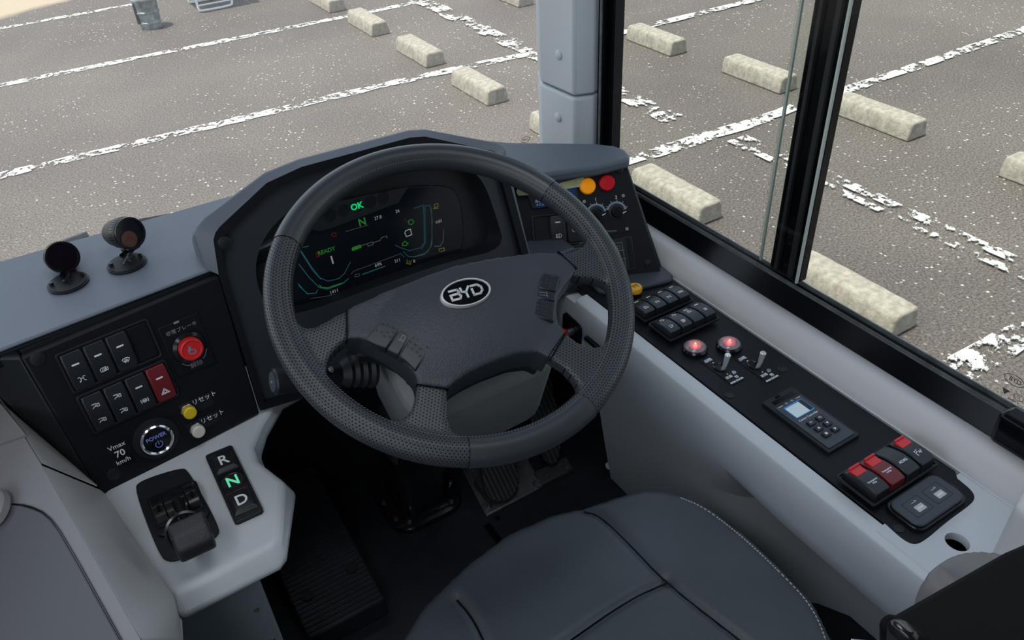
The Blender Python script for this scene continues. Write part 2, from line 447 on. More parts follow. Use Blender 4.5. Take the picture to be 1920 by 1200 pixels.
def wheel_stop(x, y0, ln=.62, label='', h=.13, rot=0.0):
    b = B(); w = .19; t = .155
    n = 16; ring = []
    for i in range(n + 1):
        y = ln * i / n - ln / 2
        e = .006 if 0 < i < n else 0.018
        j = [random.uniform(-.003, .003) for _ in range(8)]
        ring.append([(-w / 2 + j[0], y, 0), (-w / 2 + .004 + j[1], y, h * .35), (-t / 2 - .004 + j[2], y, h * .8), (-t / 2 + .012, y, h - e * .4 + j[3] * .4),
                     (t / 2 - .012, y, h - e * .4 + j[4] * .4), (t / 2 + .004 + j[5], y, h * .8), (w / 2 - .004 + j[6], y, h * .35), (w / 2 + j[7], y, 0)])
    b.loft(ring)
    f = Fr((x, y0 + ln / 2, GZ), (math.cos(rot), math.sin(rot), 0), (-math.sin(rot), math.cos(rot), 0), (0, 0, 1))
    o = obj('wheel_stop', b, 'concrete', fr=f, bevel=.012, seg=3)
    return tag(o, label, 'wheel stop', 'concrete wheel stops of the car park')
S_ = wheel_stop
S_(3.01, 1.63, .62, 'nearest weathered concrete wheel stop, right below the side window')
S_(3.01, 2.90, .61, 'concrete wheel stop just right of the dark switch pod, partly hidden by the window sill')
S_(3.0, 4.03, .61, 'concrete wheel stop peeking out left of the base of the grey pillar')
S_(2.98, 5.18, .58, 'concrete wheel stop closest to the grey pillar through the windscreen')
S_(3.0, 6.24, .60, 'second concrete wheel stop left from the pillar through the windscreen')
S_(2.99, 7.34, .60, 'third concrete wheel stop left from the pillar through the windscreen')
S_(2.97, 8.37, .60, 'small distant concrete wheel stop beside the folding chair shadow')
S_(4.86, 1.72, .58, 'concrete wheel stop cut off by the right edge of the picture')
S_(4.85, 2.92, .63, 'long concrete wheel stop right of the window divider, touching the long white line')
S_(4.83, 4.01, .62, 'concrete wheel stop left of the window divider, middle of the side window')
S_(4.76, 5.16, .60, 'far concrete wheel stop near the black window frame at the top')
S_(4.56, 7.24, .60, 'farthest concrete wheel stop, cropped at the top edge beside the grey pillar')

# bucket of tin with ribs
bk = thing('bucket', 'dented ribbed tin bucket standing on the asphalt at the top left', 'bucket', V((1.26, 9.16, GZ)))
b = B(); prof = [(.085, 0), (.10, .0), (.105, .05), (.112, .055), (.112, .07), (.106, .075), (.113, .15), (.12, .155), (.12, .17), (.113, .175), (.12, .27), (.128, .28), (.128, .295), (.118, .295), (.112, .27), (.09, .02)]
b.lathe(prof, 24); obj('body', b, 'tin', bk)
b = B(); b.cyl(0, 0, .27, .283, .113); b.box(-.05, .06, -.03, .01, .283, .30); obj('lid', b, 'dullsteel', bk)
b = B(); b.box(-.125, -.095, -.05, -.02, .06, .26); obj('bracket', b, 'bodydark', bk, bevel=.004)
# folding chair (only its feet reach into the photo)
ch = thing('folding_chair', 'white tube framed folding chair with a dark seat, cropped by the top edge', 'chair', V((1.98, 9.55, GZ)), None)
for s in (-.16, .15):
    b = B(); pth = smoothpoly([(s - .0, -.15, .42), (s - .02, -.17, .012), (s + .02, .26, .012), (s, .25, .42)], 3, False) if False else None
for yy, nm in ((-.19, 'front_leg'), (.24, 'rear_leg')):
    b = B(); p = smoothpoly([(-.17, yy + .04, .42), (-.19, yy, .03), (-.16, yy, .012), (.14, yy, .012), (.19, yy, .03), (.17, yy + .04, .42)], 2, False); b.tube(p, .013, 8)
    b.tube([(-.185, yy, .07), (.185, yy, .07)], .009, 8); obj('leg_frame', b, 'tube', ch)
b = B(); b.box(-.24, .24, -.22, .28, .42, .45); obj('seat', b, 'bodydark', ch, bevel=.01)
b = B(); b.box(-.24, .24, .26, .30, .45, .95); obj('backrest', b, 'bodydark', ch, bevel=.01)
for x in (-.27, .27): obj('armrest', B().box(x - .03, x + .03, -.2, .25, .45, .62), 'bodydark', ch, bevel=.01)
tb = thing('shadow_table', 'added dark table out of view, casting the shadow near the far stops', 'table', V((3.0, 9.9, GZ)))  # unseen table, added to throw the shade right of the chair
b = B(); b.box(-.75, .75, -.3, .35, .68, .72); obj('tabletop', b, 'bodydark', tb, bevel=.005)
for x in (-.7, .7):
    for y in (-.25, .3): obj('leg', B().tube([(x, y, 0), (x, y, .68)], .015, 8), 'tube', tb)

# ================================================================== BUS SHELL
b = B(); b.box(-1.5, 1.02, -3.2, 1.72, -.04, 0); f = struct('floor', b, 'mat')
b = B(); b.box(-1.52, 1.04, -3.25, 1.72, 2.02, 2.07); struct('ceiling', b, 'ceiling')
b = B(); b.box(.96, 1.0, -3.2, 1.40, 0, .49); b.box(.96, 1.0, -3.2, .02, .49, 2.02); b.box(.96, 1.0, -.1, 1.40, 1.78, 2.02); struct('wall_right', b, 'bodydark')
b = B(); b.box(-1.5, -1.46, -3.2, 1.4, 0, .7); b.box(-1.5, -1.46, -3.2, 1.4, 1.75, 2.02); b.box(-1.5, -1.46, -1.2, -1.05, .7, 1.75); b.box(-1.5, -1.46, 1.25, 1.4, .7, 1.75); struct('wall_left', b, 'ceiling')
b = B(); b.box(-1.5, 1.0, -3.24, -3.2, 0, 2.02); struct('wall_back', b, 'ceiling')
b = B(); b.box(-1.5, 1.0, 1.62, 1.66, -.3, .30); b.box(-1.5, 1.0, 1.44, 1.66, 1.86, 2.02); struct('wall_front', b, 'bodydark')

# windscreen
b = B(); b.box(-1.46, .955, 1.445, 1.455, .30, 1.86); w1 = struct('window_1', b, 'wind')
# small maker mark etched on the windscreen
fm = Fr(ony(985, 262, 1.440), (1, 0, 0), (0, 0, 1), (0, -1, 0))
b = B(); b.stroke(ell(0, 0, .011, .0065, 20), .0010, 0, .0003, closed=True); text_into(b, 'BYD', .0075, 0, 0, 0)
obj('glass_mark', b, 'bodydark', w1).matrix_world = fm.M()
# wipers
wp = thing('windscreen_wiper', 'black windscreen wiper arm resting behind the far edge of the dashboard', 'wiper', V((.05, 1.52, .72)))
p0 = V((.05, 1.52, .72))
a_, c_ = ony(262, 416, 1.50), ony(402, 391, 1.50); e_ = ony(330, 402, 1.50)
b = B(); b.tube([a_ - p0, c_ - p0 + (c_ - a_) * 2], .006, 8); obj('blade', b, 'rubber', wp)
b = B(); b.tube([e_ - p0 + V((0, 0, -.006)), c_ - p0 + (c_ - a_) * 1.5 + V((0, 0, .012))], .004, 8); obj('arm', b, 'bodydark', wp)
wq = thing('wiper_spindle', 'grey wiper spindle cap between the two small dashboard cameras', 'wiper spindle', ony(165, 452, 1.40))
q0 = ony(165, 452, 1.40)
fw = Fr(q0, (1, 0, 0), (0, 1, 0), (0, 0, 1))
b = B(); b.prism(rrect(.012, 0, .075, .035, .012), -.006, .0); obj('plate', b, 'hoodside', wq, bevel=.002)
b = B(); b.tube([(-.035, 0, .006), (.004, 0, .010)], .008, 12); obj('spindle', b, 'dullsteel', wq)
b = B(); b.box(-.25, -.03, -.02, .02, -.016, -.004); b.box(-.6, -.25, 0, .012, -.02, -.01); obj('cowl_strip', b, 'bodydark', wq, bevel=.002)

# side window: glass x = .955
GX = .955
ypil, yfront = .735, 1.212
b = B(); b.box(GX - .003, GX + .001, ypil - .02, yfront, .585, 1.80); w2 = struct('window_2', b, 'glass')
b = B()
for yy, xx in ((ypil + .050, GX - .012),):
    b.box(GX - .014, GX - .010, yy - .003, yy + .001, .60, 1.78)
obj('glass_edge', b, 'edge', w2)
b = B(); b.box(GX - .020, GX - .016, .04, ypil + .050, .592, 1.80); w3 = struct('window_3', b, 'glass')
b = B(); b.box(GX - .0205, GX - .0155, ypil - .036, ypil - .033, .60, 1.78); obj('glass_edge', b, 'edge', w3)
# maker mark on rear pane
fm = Fr(onx(1905, 715, GX - .021), (0, -1, 0), (0, 0, 1), (-1, 0, 0))
b = B(); b.stroke(ell(-.002, 0, .013, .0075, 22), .0009, 0, .0002, closed=True); text_into(b, 'BYD', .0085, -.001, 0, 0)
b.stroke(ell(.010, -.020, .0065, .0048, 16), .0006, 0, .0002, closed=True)
for k in range(3): b.stroke([(.0125 - k * .0028, -.017), (.0105 - k * .0028, -.020), (.0125 - k * .0028, -.023)], .0005, 0, .0002)
for k, s in enumerate(('SAFETY', '000199', 'TEMPERED')): text_into(b, s, .0042, .006 - k * .004, -.029 - k * .006, 0)
b.prism([(-.012, -.018), (-.002, -.018), (-.007, -.027)], 0, .0002)
o = obj('glass_mark', b, 'bodydark', w3); o.matrix_world = fm.M() @ Matrix.Rotation(PI, 4, 'Z') @ Matrix.Diagonal((-1, -1, 1, 1))

# window frame (divider, front frame, rail) in black
wf = thing('side_window_frame', 'black frame and divider bar of the sliding side window', 'window frame', V((GX, .6, .55)))
def wloc(b): return b
W0 = V((GX, .6, .55))
def shift(b):
    for v in b.bm.verts: v.co -= W0
    return b
b = B(); b.box(GX - .008, GX + .012, ypil - .030, ypil + .032, .592, 1.80); obj('divider_bar', shift(b), 'rail', wf, bevel=.003)
b = B()
b.box(GX - .014, GX - .008, ypil - .018, ypil - .010, .60, 1.78); b.box(GX - .014, GX - .008, ypil + .012, ypil + .018, .60, 1.78); obj('brush_seal', shift(b), 'rubber', wf)
b = B(); b.box(GX - .004, GX + .02, yfront - .004, yfront + .05, .5, 1.80); b.box(GX - .016, GX - .003, yfront + .012, yfront + .03, .5, 1.80); obj('front_frame', shift(b), 'rail', wf, bevel=.002)
b = B(); b.box(GX - .0195, GX - .016, yfront + .016, yfront + .020, .5, 1.80); obj('frame_bead', shift(b), 'dullsteel', wf)
y0, y1 = -.1, 1.26
def extr(b, prof, ya, yb): b.loft([[(x, ya, z) for x, z in prof], [(x, yb, z) for x, z in prof]]); return b
b = B(); extr(b, [(.928, .546), (.930, .549), (.950, .586), (.958, .589), (.958, .50), (.930, .50)], y0, y1); obj('sill_rail', shift(b), 'rail', wf, bevel=.0015)
b = B()
for dx, dz in ((.9545, .592), (.9475, .5835)): b.box(dx - .001, dx + .001, y0, y1, dz - .006, dz + .003)
obj('rail_rib', shift(b), 'dullsteel', wf)
b = B(); b.box(.918, .952, -.02, .345, .55, .600); obj('rear_catch', shift(b), 'rail', wf, bevel=.008)

# A pillar
zA = ony(1013, 155, 1.36).z
A = ony(1013, 155, 1.36); Bp = onz(1076, 183, zA); Cp = onz(1113, 178, zA)
def pil(z0, z1):
    b = B(); pts = [(A.x, A.y), (Bp.x, Bp.y), (Cp.x, Cp.y), (.955, 1.245), (.97, 1.43), (.93, 1.44)]
    b.prism(pts, z0, z1); return b
pt = thing('pillar_trim', 'upper light grey cover of the windscreen pillar', 'pillar cover', V((A.x, A.y, zA)))
def rel(b, o):
    for v in b.bm.verts: v.co -= o
    return b
oA = V((A.x, A.y, zA))
obj('cover', rel(pil(zA + .002, 2.0), oA), 'pillar', pt, bevel=.006, seg=3)
pt2 = thing('pillar_trim', 'lower light grey cover of the windscreen pillar, above the switch pod', 'pillar cover', V((A.x, A.y, .55)))
oB = V((A.x, A.y, .55))
obj('cover', rel(pil(.55, zA - .002), oB), 'pillar', pt2, bevel=.006, seg=3)
fn = (V((Bp.x - A.x, Bp.y - A.y, 0))).normalized(); nn = V((fn.y, -fn.x, 0))
FA = Fr(A, fn, (0, 0, 1), nn)
for (px, py, par, oo) in ((1048, 103, pt, oA), (1047, 220, pt2, oB)):
    q = FA.at(px, py)
    b = B(); b.lathe([(.0095, -.001), (.0095, .0015), (.008, .003), (.004, .0042), (.0003, .0044)], 20)
    o = obj('screw_cap', b, 'pillar', par); o.matrix_world = q.M()

# ================================================================== RIGHT CONSOLE
CZ = .52
cs = thing('side_console', 'light grey armrest console under the side window', 'console', V((.8, .6, 0)))
O_ = V((.8, .6, 0))
b = B()
# side body profile swept along y (inner face leans outward below)
def prof_at(y):
    t = max(0., min(1., (.66 - y) / .22)); t = t * t * (3 - 2 * t)
    return [(.688, CZ - .014), (.6905, CZ - .005), (.697, CZ - .0005), (.703, CZ), (.715, CZ), (.715, CZ - .012), (.872, CZ - .012), (.872, CZ), (.95, CZ), (.958, .0), (.785 + .155 * t, 0), (.765 + .165 * t, .12), (.738 + .15 * t, .29 + .03 * t), (.712 + .004 * t, .40 - .02 * t), (.694, .455)]
ys = [-.3] + [i * .05 for i in range(0, 20)] + [.965]
b.loft([[(x, y, z) for x, z in prof_at(y)] for y in ys])
obj('body', rel(b, O_), 'grey', cs, bevel=.0012)
# rear landing of the console beyond the switch plate
FC = flat(CZ)
plate_pts = [(.7165, 1.02), (.862, 1.02)] + [(.862, .335)] + [tuple(V((.832, .305)) + V((math.cos(a), math.sin(a))) * .030) for a in [math.radians(-i * 15) for i in range(1, 6)]] + \
            [(.74, .275)] + [(.728, .282), (.7165, .300)]
# top skin around plate: a rim with an opening
def ring_mesh(outer, inner, z0, z1, cx_, cy_):
    """flat ring between two loops sampled by angle around a centre"""
    def hitp(poly, a):
        d = V((math.cos(a), math.sin(a))); best = None
        for i in range(len(poly)):
            p, q = V(poly[i]) - V((cx_, cy_)), V(poly[(i + 1) % len(poly)]) - V((cx_, cy_))
            e = q - p; den = d.x * e.y - d.y * e.x
            if abs(den) < 1e-12: continue
            t = (p.x * e.y - p.y * e.x) / den; s = (p.x * d.y - p.y * d.x) / den
            if t > 0 and -1e-6 <= s <= 1 + 1e-6 and (best is None or t > best): best = t
        return (cx_ + d.x * best, cy_ + d.y * best)
    angs = sorted(set([round(math.atan2(p[1] - cy_, p[0] - cx_), 6) for p in list(outer) + list(inner)] + [round(-PI + 2 * PI * i / 48, 6) for i in range(48)]))
    o_, i_ = [hitp(outer, a) for a in angs], [hitp(inner, a) for a in angs]
    b = B(); n = len(angs)
    r = [[b.v((*p, z1)) for p in o_], [b.v((*p, z1)) for p in i_], [b.v((*p, z0)) for p in i_], [b.v((*p, z0)) for p in o_]]
    for k in range(4):
        A_, C_ = r[k], r[(k + 1) % 4]
        for i in range(n): b.bm.faces.new((A_[i], A_[(i + 1) % n], C_[(i + 1) % n], C_[i]))
    return b
outer = [(.701, 1.0), (.872, 1.0), (.872, .18), (.701, .18)]
hole = ell(.766, .2735, .0135, .0145, 20)
# landing with cup hole at the rear, rim strips along both sides
b = ring_mesh([(.700, .340), (.872, .340), (.872, .18), (.700, .18)], hole, CZ - .012, CZ + .0005, .766, .2735)
obj('rear_landing', rel(b, O_), 'grey', cs)
b = B(); b.cyl(.766, .2735, CZ - .035, CZ - .012, .0150, n=20); obj('hole_lining', rel(b, O_), 'gloss', cs)
# sill trim rising to the window
ex = thing('window_sill_trim', 'rounded light grey trim between the console and the black window rail', 'trim', V((.9, .6, .5)))
b = B(); extr(b, [(.870, .49), (.870, .522), (.876, .534), (.886, .547), (.893, .5535), (.900, .556), (.912, .5555), (.930, .5475), (.945, .54), (.945, .49)], .05, 1.22)
obj('trim_panel', rel(b, V((.9, .6, .5))), 'warm', ex, bevel=.002, seg=3)
b = B(); b.tube([(.8695, .22, .5215), (.8695, 1.0, .5215)], .0012, 6); obj('edge_bead', rel(b, V((.9, .6, .5))), 'grey', ex)

# rear pillar trim lump
rp = tag(obj('rear_pillar_trim', baked(B().prism([(.74, -.25), (.97, -.25), (.97, .265), (.86, .262), (.765, .235), (.735, .16)], .45, .62), .006, 6, lambda c: V((c.x, c.y, c.z + max(0, (.25 - c.y)) * .35 + max(0, c.x - .85) * .9))), 'warm'),
         'light grey pillar trim rising at the right edge behind the console', 'trim')

# black switch plate
sp = thing('console_switch_plate', 'long black switch plate set into the light grey console', 'control panel', V((.79, .6, CZ)))
O2 = V((.79, .6, CZ))
b = B(); b.prism([(.7155, 1.00), (.866, 1.00)] + [FC.L(*p) for p in ((1885, 968), )][:0] + [(.8655, .345)] + FC.P(smoothpoly([(1795, 898), (1822, 920), (1829, 935), (1817, 949), (1775, 979), (1737, 1012), (1716, 1023), (1694, 1014), (1662, 985)], 2, False)), CZ - .01, CZ + .0015)
obj('plate', rel(b, O2), 'panel', sp, bevel=.0012)
for px, py in ((1368, 741), (1466, 692), (1685, 990), (1787, 914), (1253, 540), (1150, 557)):
    q = FC.at(px, py, c=.0015)
    b = B(); b.lathe([(.0075, 0), (.0075, .0008), (.0062, .0012), (.006, .0006), (.0002, .0006)], 20); o = obj('screw_cap', b, 'black', sp); o.matrix_world = q.M()

# -------- rocker switches
ICONS = {
 'seat': [[(-.9, .6), (-.5, .8), (-.3, .2), (-.4, -.6), (-.8, -.9)], [(.9, .6), (.5, .8), (.3, .2), (.4, -.6), (.8, -.9)], [(-.3, .2), (.3, .2)]],
 'mirror': [[(-1, -.5), (-1, .4), (-.6, .7), (.5, .7), (.6, -.5), (-.6, -.6), (-1, -.5)], [(-.5, -.3), (-.4, .4)], [(-.1, -.3), (0, .4)], [(.25, -.3), (.35, .4)], [(.7, -.6), (1, -.2), (.9, .5)]],
 'screen': [[(-1, .4), (-.5, .75), (0, .85), (.5, .75), (1, .4), (.6, -.4), (0, -.3), (-.6, -.4), (-1, .4)], [(-.4, -.8), (-.3, .4)], [(0, -.8), (0, .5)], [(.4, -.8), (.3, .4)]],
 'bus': [[(-.9, .6), (.2, .6), (.6, .3), (.9, .4), (.9, -.6), (.3, -.6), (.2, -.3), (-.5, -.3), (-.9, -.7)], [(-.1, .2), (.5, -.1)]],
 'brake': [ell(0, 0, .62, .62, 16) + [(.62, 0)], [(-.9, .7), (-1.05, 0), (-.9, -.7)], [(.9, .7), (1.05, 0), (.9, -.7)], [(-.4, .15), (.4, .15)], [(-.4, -.15), (.4, -.15)]],
 'hazard': [[(-1, -.7), (1, -.7), (0, 1), (-1, -.7)], [(-.55, -.42), (.55, -.42), (0, .5), (-.55, -.42)]],
 'lamp': [[(-.35, -.3), (-.35, .5), (.35, .5), (.35, -.3)], [(-.9, .8), (-.6, .4)], [(.9, .8), (.6, .4)], [(-1, 0), (-.6, 0)], [(1, 0), (.6, 0)], [(-.8, -.8), (-.4, -.5)], [(.8, -.8), (.4, -.5)]],
 'door': [[(-.7, -.9), (-.7, .8), (.3, .8), (.3, -.9), (-.7, -.9)], [(.4, .1), (1, .5)], [(.4, -.2), (1, .1)]],
 'step': [[(-.8, .7), (.3, .7), (.3, 0), (.9, 0), (.9, -.7), (-.8, -.7), (-.8, .7)], [(-.2, -.3), (-.2, .3)]],
 'grid': [[(-1, .5), (1, .5), (1, -.5), (-1, -.5), (-1, .5)], [(-.5, -.5), (-.5, .5)], [(0, -.5), (0, .5)], [(.5, -.5), (.5, .5)], [(-1, 0), (1, 0)]],
 'kneel': [[(-.7, .7), (.7, .7)], [(0, .7), (0, -.7)], [(-.7, -.7), (.7, -.7)], [(-.6, 0), (.6, 0)]],
 'fogf': [[(0, .8), (.6, .6), (.9, 0), (.6, -.6), (0, -.8), (0, .8)], [(-1, .5), (-.3, .4)], [(-1, .0), (-.3, -.1)], [(-1, -.5), (-.3, -.6)], [(-.8, .8), (-.6, .2), (-.8, -.3), (-.6, -.9)]],
 'fogr': [[(0, .8), (-.6, .6), (-.9, 0), (-.6, -.6), (0, -.8), (0, .8)], [(1, .5), (.3, .5)], [(1, .0), (.3, .0)], [(1, -.5), (.3, -.5)], [(.6, .8), (.7, .3), (.6, -.3), (.7, -.9)]],
 'pdc': [[(-.9, -.9), (-.9, .8), (-.3, .8), (-.2, .3), (-.9, 0)], [(0, -.4), (.3, .4), (.6, -.5), (1, .5)], [(-.2, .9), (.2, 1.1)]],
}
def rocker_shape(w, h, hi=.0055, crown=.0035, lean=0.0):
    b = B(); rings = []; n = 8
    for i in range(n + 1):
        t = i / n; y = -h / 2 + h * t
        z = hi + crown * math.sin(PI * t) + lean * (t - .5)
        k = .92 if i in (0, n) else 1
        rings.append([(-w / 2, y, 0), (w / 2, y, 0), (w / 2 * k, y, z - .001), (w / 2 * .9 * k, y, z), (-w / 2 * .9 * k, y, z), (-w / 2 * k, y, z - .001)])
    b.loft(rings); return b
def rz(t, hi, crown, lean): return hi + crown * math.sin(PI * t) + lean * (t - .5)
def bank(name, label, fr, W_, H_, slots, w=.0232, h=.046, hi=.0055, crown=.003, lean=0., frame=True, raised=.003):
    """slots: list of (offset, None | dict(mark, icons[(kind,y)], mt, tab, text))"""
    t = thing(name, label, 'switches', fr)
    if frame:
        b = ring_mesh(rrect(0, 0, W_, H_, .004), rrect(0, 0, W_ - .006, H_ - .006, .002), -.001, raised, 0, 0)
        obj('frame', b, 'black', t, bevel=.0006)
        b = B(); b.prism(rrect(0, 0, W_ - .004, H_ - .004, .002), -.0009, .0004); obj('recess', b, 'gloss', t)
    for off, s in slots:
        if s is None:
            b = B(); b.prism(rrect(off, 0, w * .96, h * .96, .002), 0, .0028); obj('blank_cover', b, 'panel', t, bevel=.0006); continue
        d = Matrix.Translation((off, s.get('dy', 0), 0))
        bb = rocker_shape(w, h, hi, crown, lean); bb.bm.transform(d)
        r = obj('rocker_switch', bb, s.get('mt', 'rocker'), t, bevel=.0009)
        if s.get('mt'): r['label'] = 'dark red rocker switch'
        if s.get('mark'):
            yy = s.get('mark'); tt = yy / h + .5; z = rz(tt, hi, crown, lean)
            b = B(); b.prism(rrect(off, yy, w * .36, .0019, .0009), z - .0012, z + .0006); obj('indicator_bar', b, s.get('markmt', 'ink'), r)
        if s.get('icons') or s.get('text'):
            b = B()
            for kind, yy, sz in s.get('icons', []):
                z = rz(yy / h + .5, hi, crown, lean)
                for pl in ICONS[kind]: b.stroke([(off + x * sz, yy + y * sz * .85) for x, y in pl], .00065, z - .0004, .0009)
            for tx, yy, sz in s.get('text', []):
                z = rz(yy / h + .5, hi, crown, lean); text_into(b, tx, sz, off, yy, z + .0001, depth=.0004)
            obj('symbol', b, s.get('inkmt', 'ink'), r)
        if s.get('tab'):
            yy = h / 2 - .0115; z = rz(yy / h + .5, hi, crown, lean)
            b = B(); b.prism(rrect(off, yy, w * .72, .015, .002), z - .0015, z + .0028); b.prism(rrect(off, yy + .0062, w * .72, .0032, .001), z, z + .0052)
            k = obj('safety_tab', b, 'tabred', r, bevel=.0008); k['label'] = 'bright red lift-up safety tab'
    return t

def bankframe(F, pts, c=0.):
    """centre of pixel centres on frame F"""
    L_ = [F.L(*p, c) for p in pts]; a = sum(p[0] for p in L_) / len(L_); bb = sum(p[1] for p in L_) / len(L_); return F.sub(a, bb, 0, c)
FP = flat(CZ + .0015)
o4 = [-.0385, -.0128, .0128, .0385]
bank('rocker_switch_bank', 'front bank of four black rockers with mint bars on the console', bankframe(FP, [(1205, 584), (1224, 574), (1245, 565), (1266, 556)], .008), .108, .058,
     [(o4[0], dict(mark=.014, markmt='mint', icons=[('step', -.011, .0045)])), (o4[1], dict(mark=.014, markmt='mint', icons=[('lamp', -.010, .0042)])),
      (o4[2], dict(mark=.014, markmt='mint', icons=[('lamp', -.010, .0042)])), (o4[3], dict(mark=.014, markmt='mint', icons=[('grid', -.010, .0045)]))], hi=.0105, crown=.0045, lean=-.006)
bank('rocker_switch_bank', 'second bank of four black rockers on the console, next to the round red lamps', bankframe(FP, [(1248, 618), (1270, 609), (1294, 599), (1316, 590)], .008), .108, .058,
     [(o4[0], dict(icons=[('door', .011, .0042), ('door', -.011, .0042)])), (o4[1], dict(icons=[('door', .011, .0042), ('kneel', -.011, .004), ('door', -.011, .0042)])),
      (o4[2], dict(icons=[('lamp', .011, .004), ('step', .003, .004)], dy=.0)), (o4[3], dict(mark=.014, icons=[('kneel', -.008, .004)]))], hi=.0105, crown=.0045, lean=-.006)
bank('rocker_switch_bank', 'rear bank of four rockers with red safety tabs on the console', bankframe(FP, [(1625, 913), (1652, 892), (1676, 874), (1700, 856)], .010), .128, .062,
     [(-.045, dict(tab=1, text=[('Emergency', -.008, .0038), ('Stop', -.0115, .0038)])), (-.015, dict(tab=1, mt='darkred', text=[('Emergency', -.006, .0038), ('Lamp', -.0095, .0038)])),
      (.015, dict(text=[('ADAS', -.008, .0058)])), (.045, dict(tab=1, icons=[('pdc', -.009, .0055)]))], w=.0262, h=.052, hi=.012, crown=.005, lean=-.005)

# clear round lamps with red LED
for (px, py), lab in (((1303, 653), 'round clear lamp glowing red, the one nearer the steering wheel'), ((1367, 647), 'round clear lamp glowing red, the one nearer the window')):
    q = FP.at(px, py, c=.005); q.o.z = CZ + .0015
    t = thing('signal_lamp', lab, 'lamp', q, 'red signal lamps on the console')
    b = B(); b.lathe([(.0198, 0), (.0205, .002), (.0205, .006), (.0185, .0085), (.016, .0085), (.016, .002)], 32, cap=False); obj('bezel', b, 'gloss', t)
    b = B(); b.lathe([(.0172, .004), (.0172, .0095), (.014, .0125), (.0085, .0142), (.0003, .0148)], 32); obj('lens', b, 'clear', t)
    b = B(); b.lathe([(.0165, .003), (.015, .0085), (.0115, .0065), (.0095, .0095), (.0065, .0070), (.0002, .0070)], 24); obj('reflector', b, 'lensrefl', t)
    b = B(); b.cyl(0, 0, .0072, .0112, .0028, .0016, 10); l = obj('led', b, 'led', t)
    b = B(); b.cyl(0, 0, .0148, .0151, .0014, n=10); obj('led_glint', b, 'ledcore', l)

# toggle switches
def toggle(quad, lab):
    pts = FP.P(quad); a0 = sum(p[0] for p in pts) / 4; b0 = sum(p[1] for p in pts) / 4
    q = FP.sub(a0, b0); t = thing('toggle_switch', lab, 'toggle switch', q, 'toggle switches on the console')
    w, h = .027, .072
    b = B(); b.prism(rrect(0, 0, w, h, .003), 0, .0010); obj('label_plate', b, 'panel', t)
    b = B(); b.loft([[(x, y, z) for x, y in ell(0, .006, r, r * 1.3, 24)] for r, z in ((.0092, .001), (.0092, .0028), (.0078, .0036), (.0070, .0022), (.0066, .0012))], cap=False); obj('collar', b, 'gloss', t)
    b = B(); b.prism(ell(0, .006, .0068, .009, 20), .0009, .0013); obj('slot', b, 'rail', t)
    b = B(); b.tube([(0, -.001, .001), (.001, -.004, .012), (.002, -.006, .033), (.002, -.006, .0345)], [.0028, .0034, .0048, .0034], 14); obj('lever', b, 'silver', t)
    for x, y in ((-.0075, .027), (.0085, -.017)):
        b = B(); b.lathe([(.0040, .0008), (.0040, .002), (.0034, .0032), (.0012, .0032), (.001, .0022), (.0001, .0022)], 14); b.bm.transform(Matrix.Translation((x, y, 0))); obj('screw', b, 'steel', t)
    b = B(); text_into(b, '開', .0075, .001, .028, .0011); text_into(b, '■', .004, 0, .0185, .0011); text_into(b, '▪', .006, -.001, -.013, .0011)
    text_into(b, '前扉', .0065, -.004, -.020, .0011); text_into(b, '閉', .0065, .006, -.026, .0011); text_into(b, 'SWB DOOR', .0048, 0, -.0325, .0011, bold=.03); obj('lettering', b, 'ink', t)
toggle([(1313, 676), (1338, 667), (1395, 710), (1370, 723)], 'chrome toggle switch on a lettered plate, nearer the grey console edge')
toggle([(1377, 675), (1402, 664), (1461, 704), (1436, 718)], 'chrome toggle switch on a lettered plate, nearer the window')

# controller
pts = FP.P([(1430, 760), (1481, 730), (1611, 818), (1554, 854)]); a0 = sum(p[0] for p in pts) / 4; b0 = sum(p[1] for p in pts) / 4
q = FP.sub(a0, b0); W_, H_ = .0625, .124
ct = thing('door_controller', 'black controller with a small lit display and six keys on the console', 'controller', q)
b = B(); b.prism(rrect(0, 0, W_, H_, .002), -.001, .0055); obj('bezel', b, 'black', ct, bevel=.0012)
b = B(); b.prism(rrect(0, -.008, W_ - .010, H_ - .026, .002), .0055, .0068); obj('face', b, 'hoodside', ct, bevel=.0005)
b = B(); b.prism(rrect(.001, .0500, W_ - .02, .007, .001), .0055, .0059); b.prism(rrect(-.004, .0575, .008, .004, .001), .0055, .0066); obj('slot', b, 'rail', ct)
b = B(); b.prism(rrect(.001, .021, .037, .0265, .002), .0068, .0074); k = obj('display_rim', b, 'lcdblue', ct)
b = B(); b.prism(rrect(-.003, .020, .027, .0225, .001), .0074, .0077); obj('display', b, 'lcd', k)
b = B(); b.prism(rrect(.0145, .0215, .0075, .0225, .001), .0074, .0077); obj('display_dark_bar', b, 'screen', k)
b = B(); text_into(b, 'Center Controller', .0050, 0, .0025, .0068)
for x in (-.018, .018): b.stroke([(x - .004, .0385), (x + .004, .0385)], .0007, .0068)
obj('lettering', b, 'ink', ct)
for x in (-.006, .005):
    b = B(); b.cyl(x, .0385, .0068, .0076, .0023, n=14); obj('indicator_dot', b, 'inkdim', ct)
for k_, (x, y, tx) in enumerate(((-.009, -.010, 'F1'), (.009, -.010, 'F2'), (-.009, -.0235, '▲'), (.009, -.0235, '▼'), (-.009, -.037, '■'), (.009, -.037, '►'))):
    b = B(); b.prism(rrect(x, y, .0125, .0095, .0015), .0068, .0095); kk = obj('key', b, 'gloss', ct, bevel=.0008)
    b = B(); text_into(b, tx, .005, x, y, .0095); obj('legend', b, 'ink', kk)

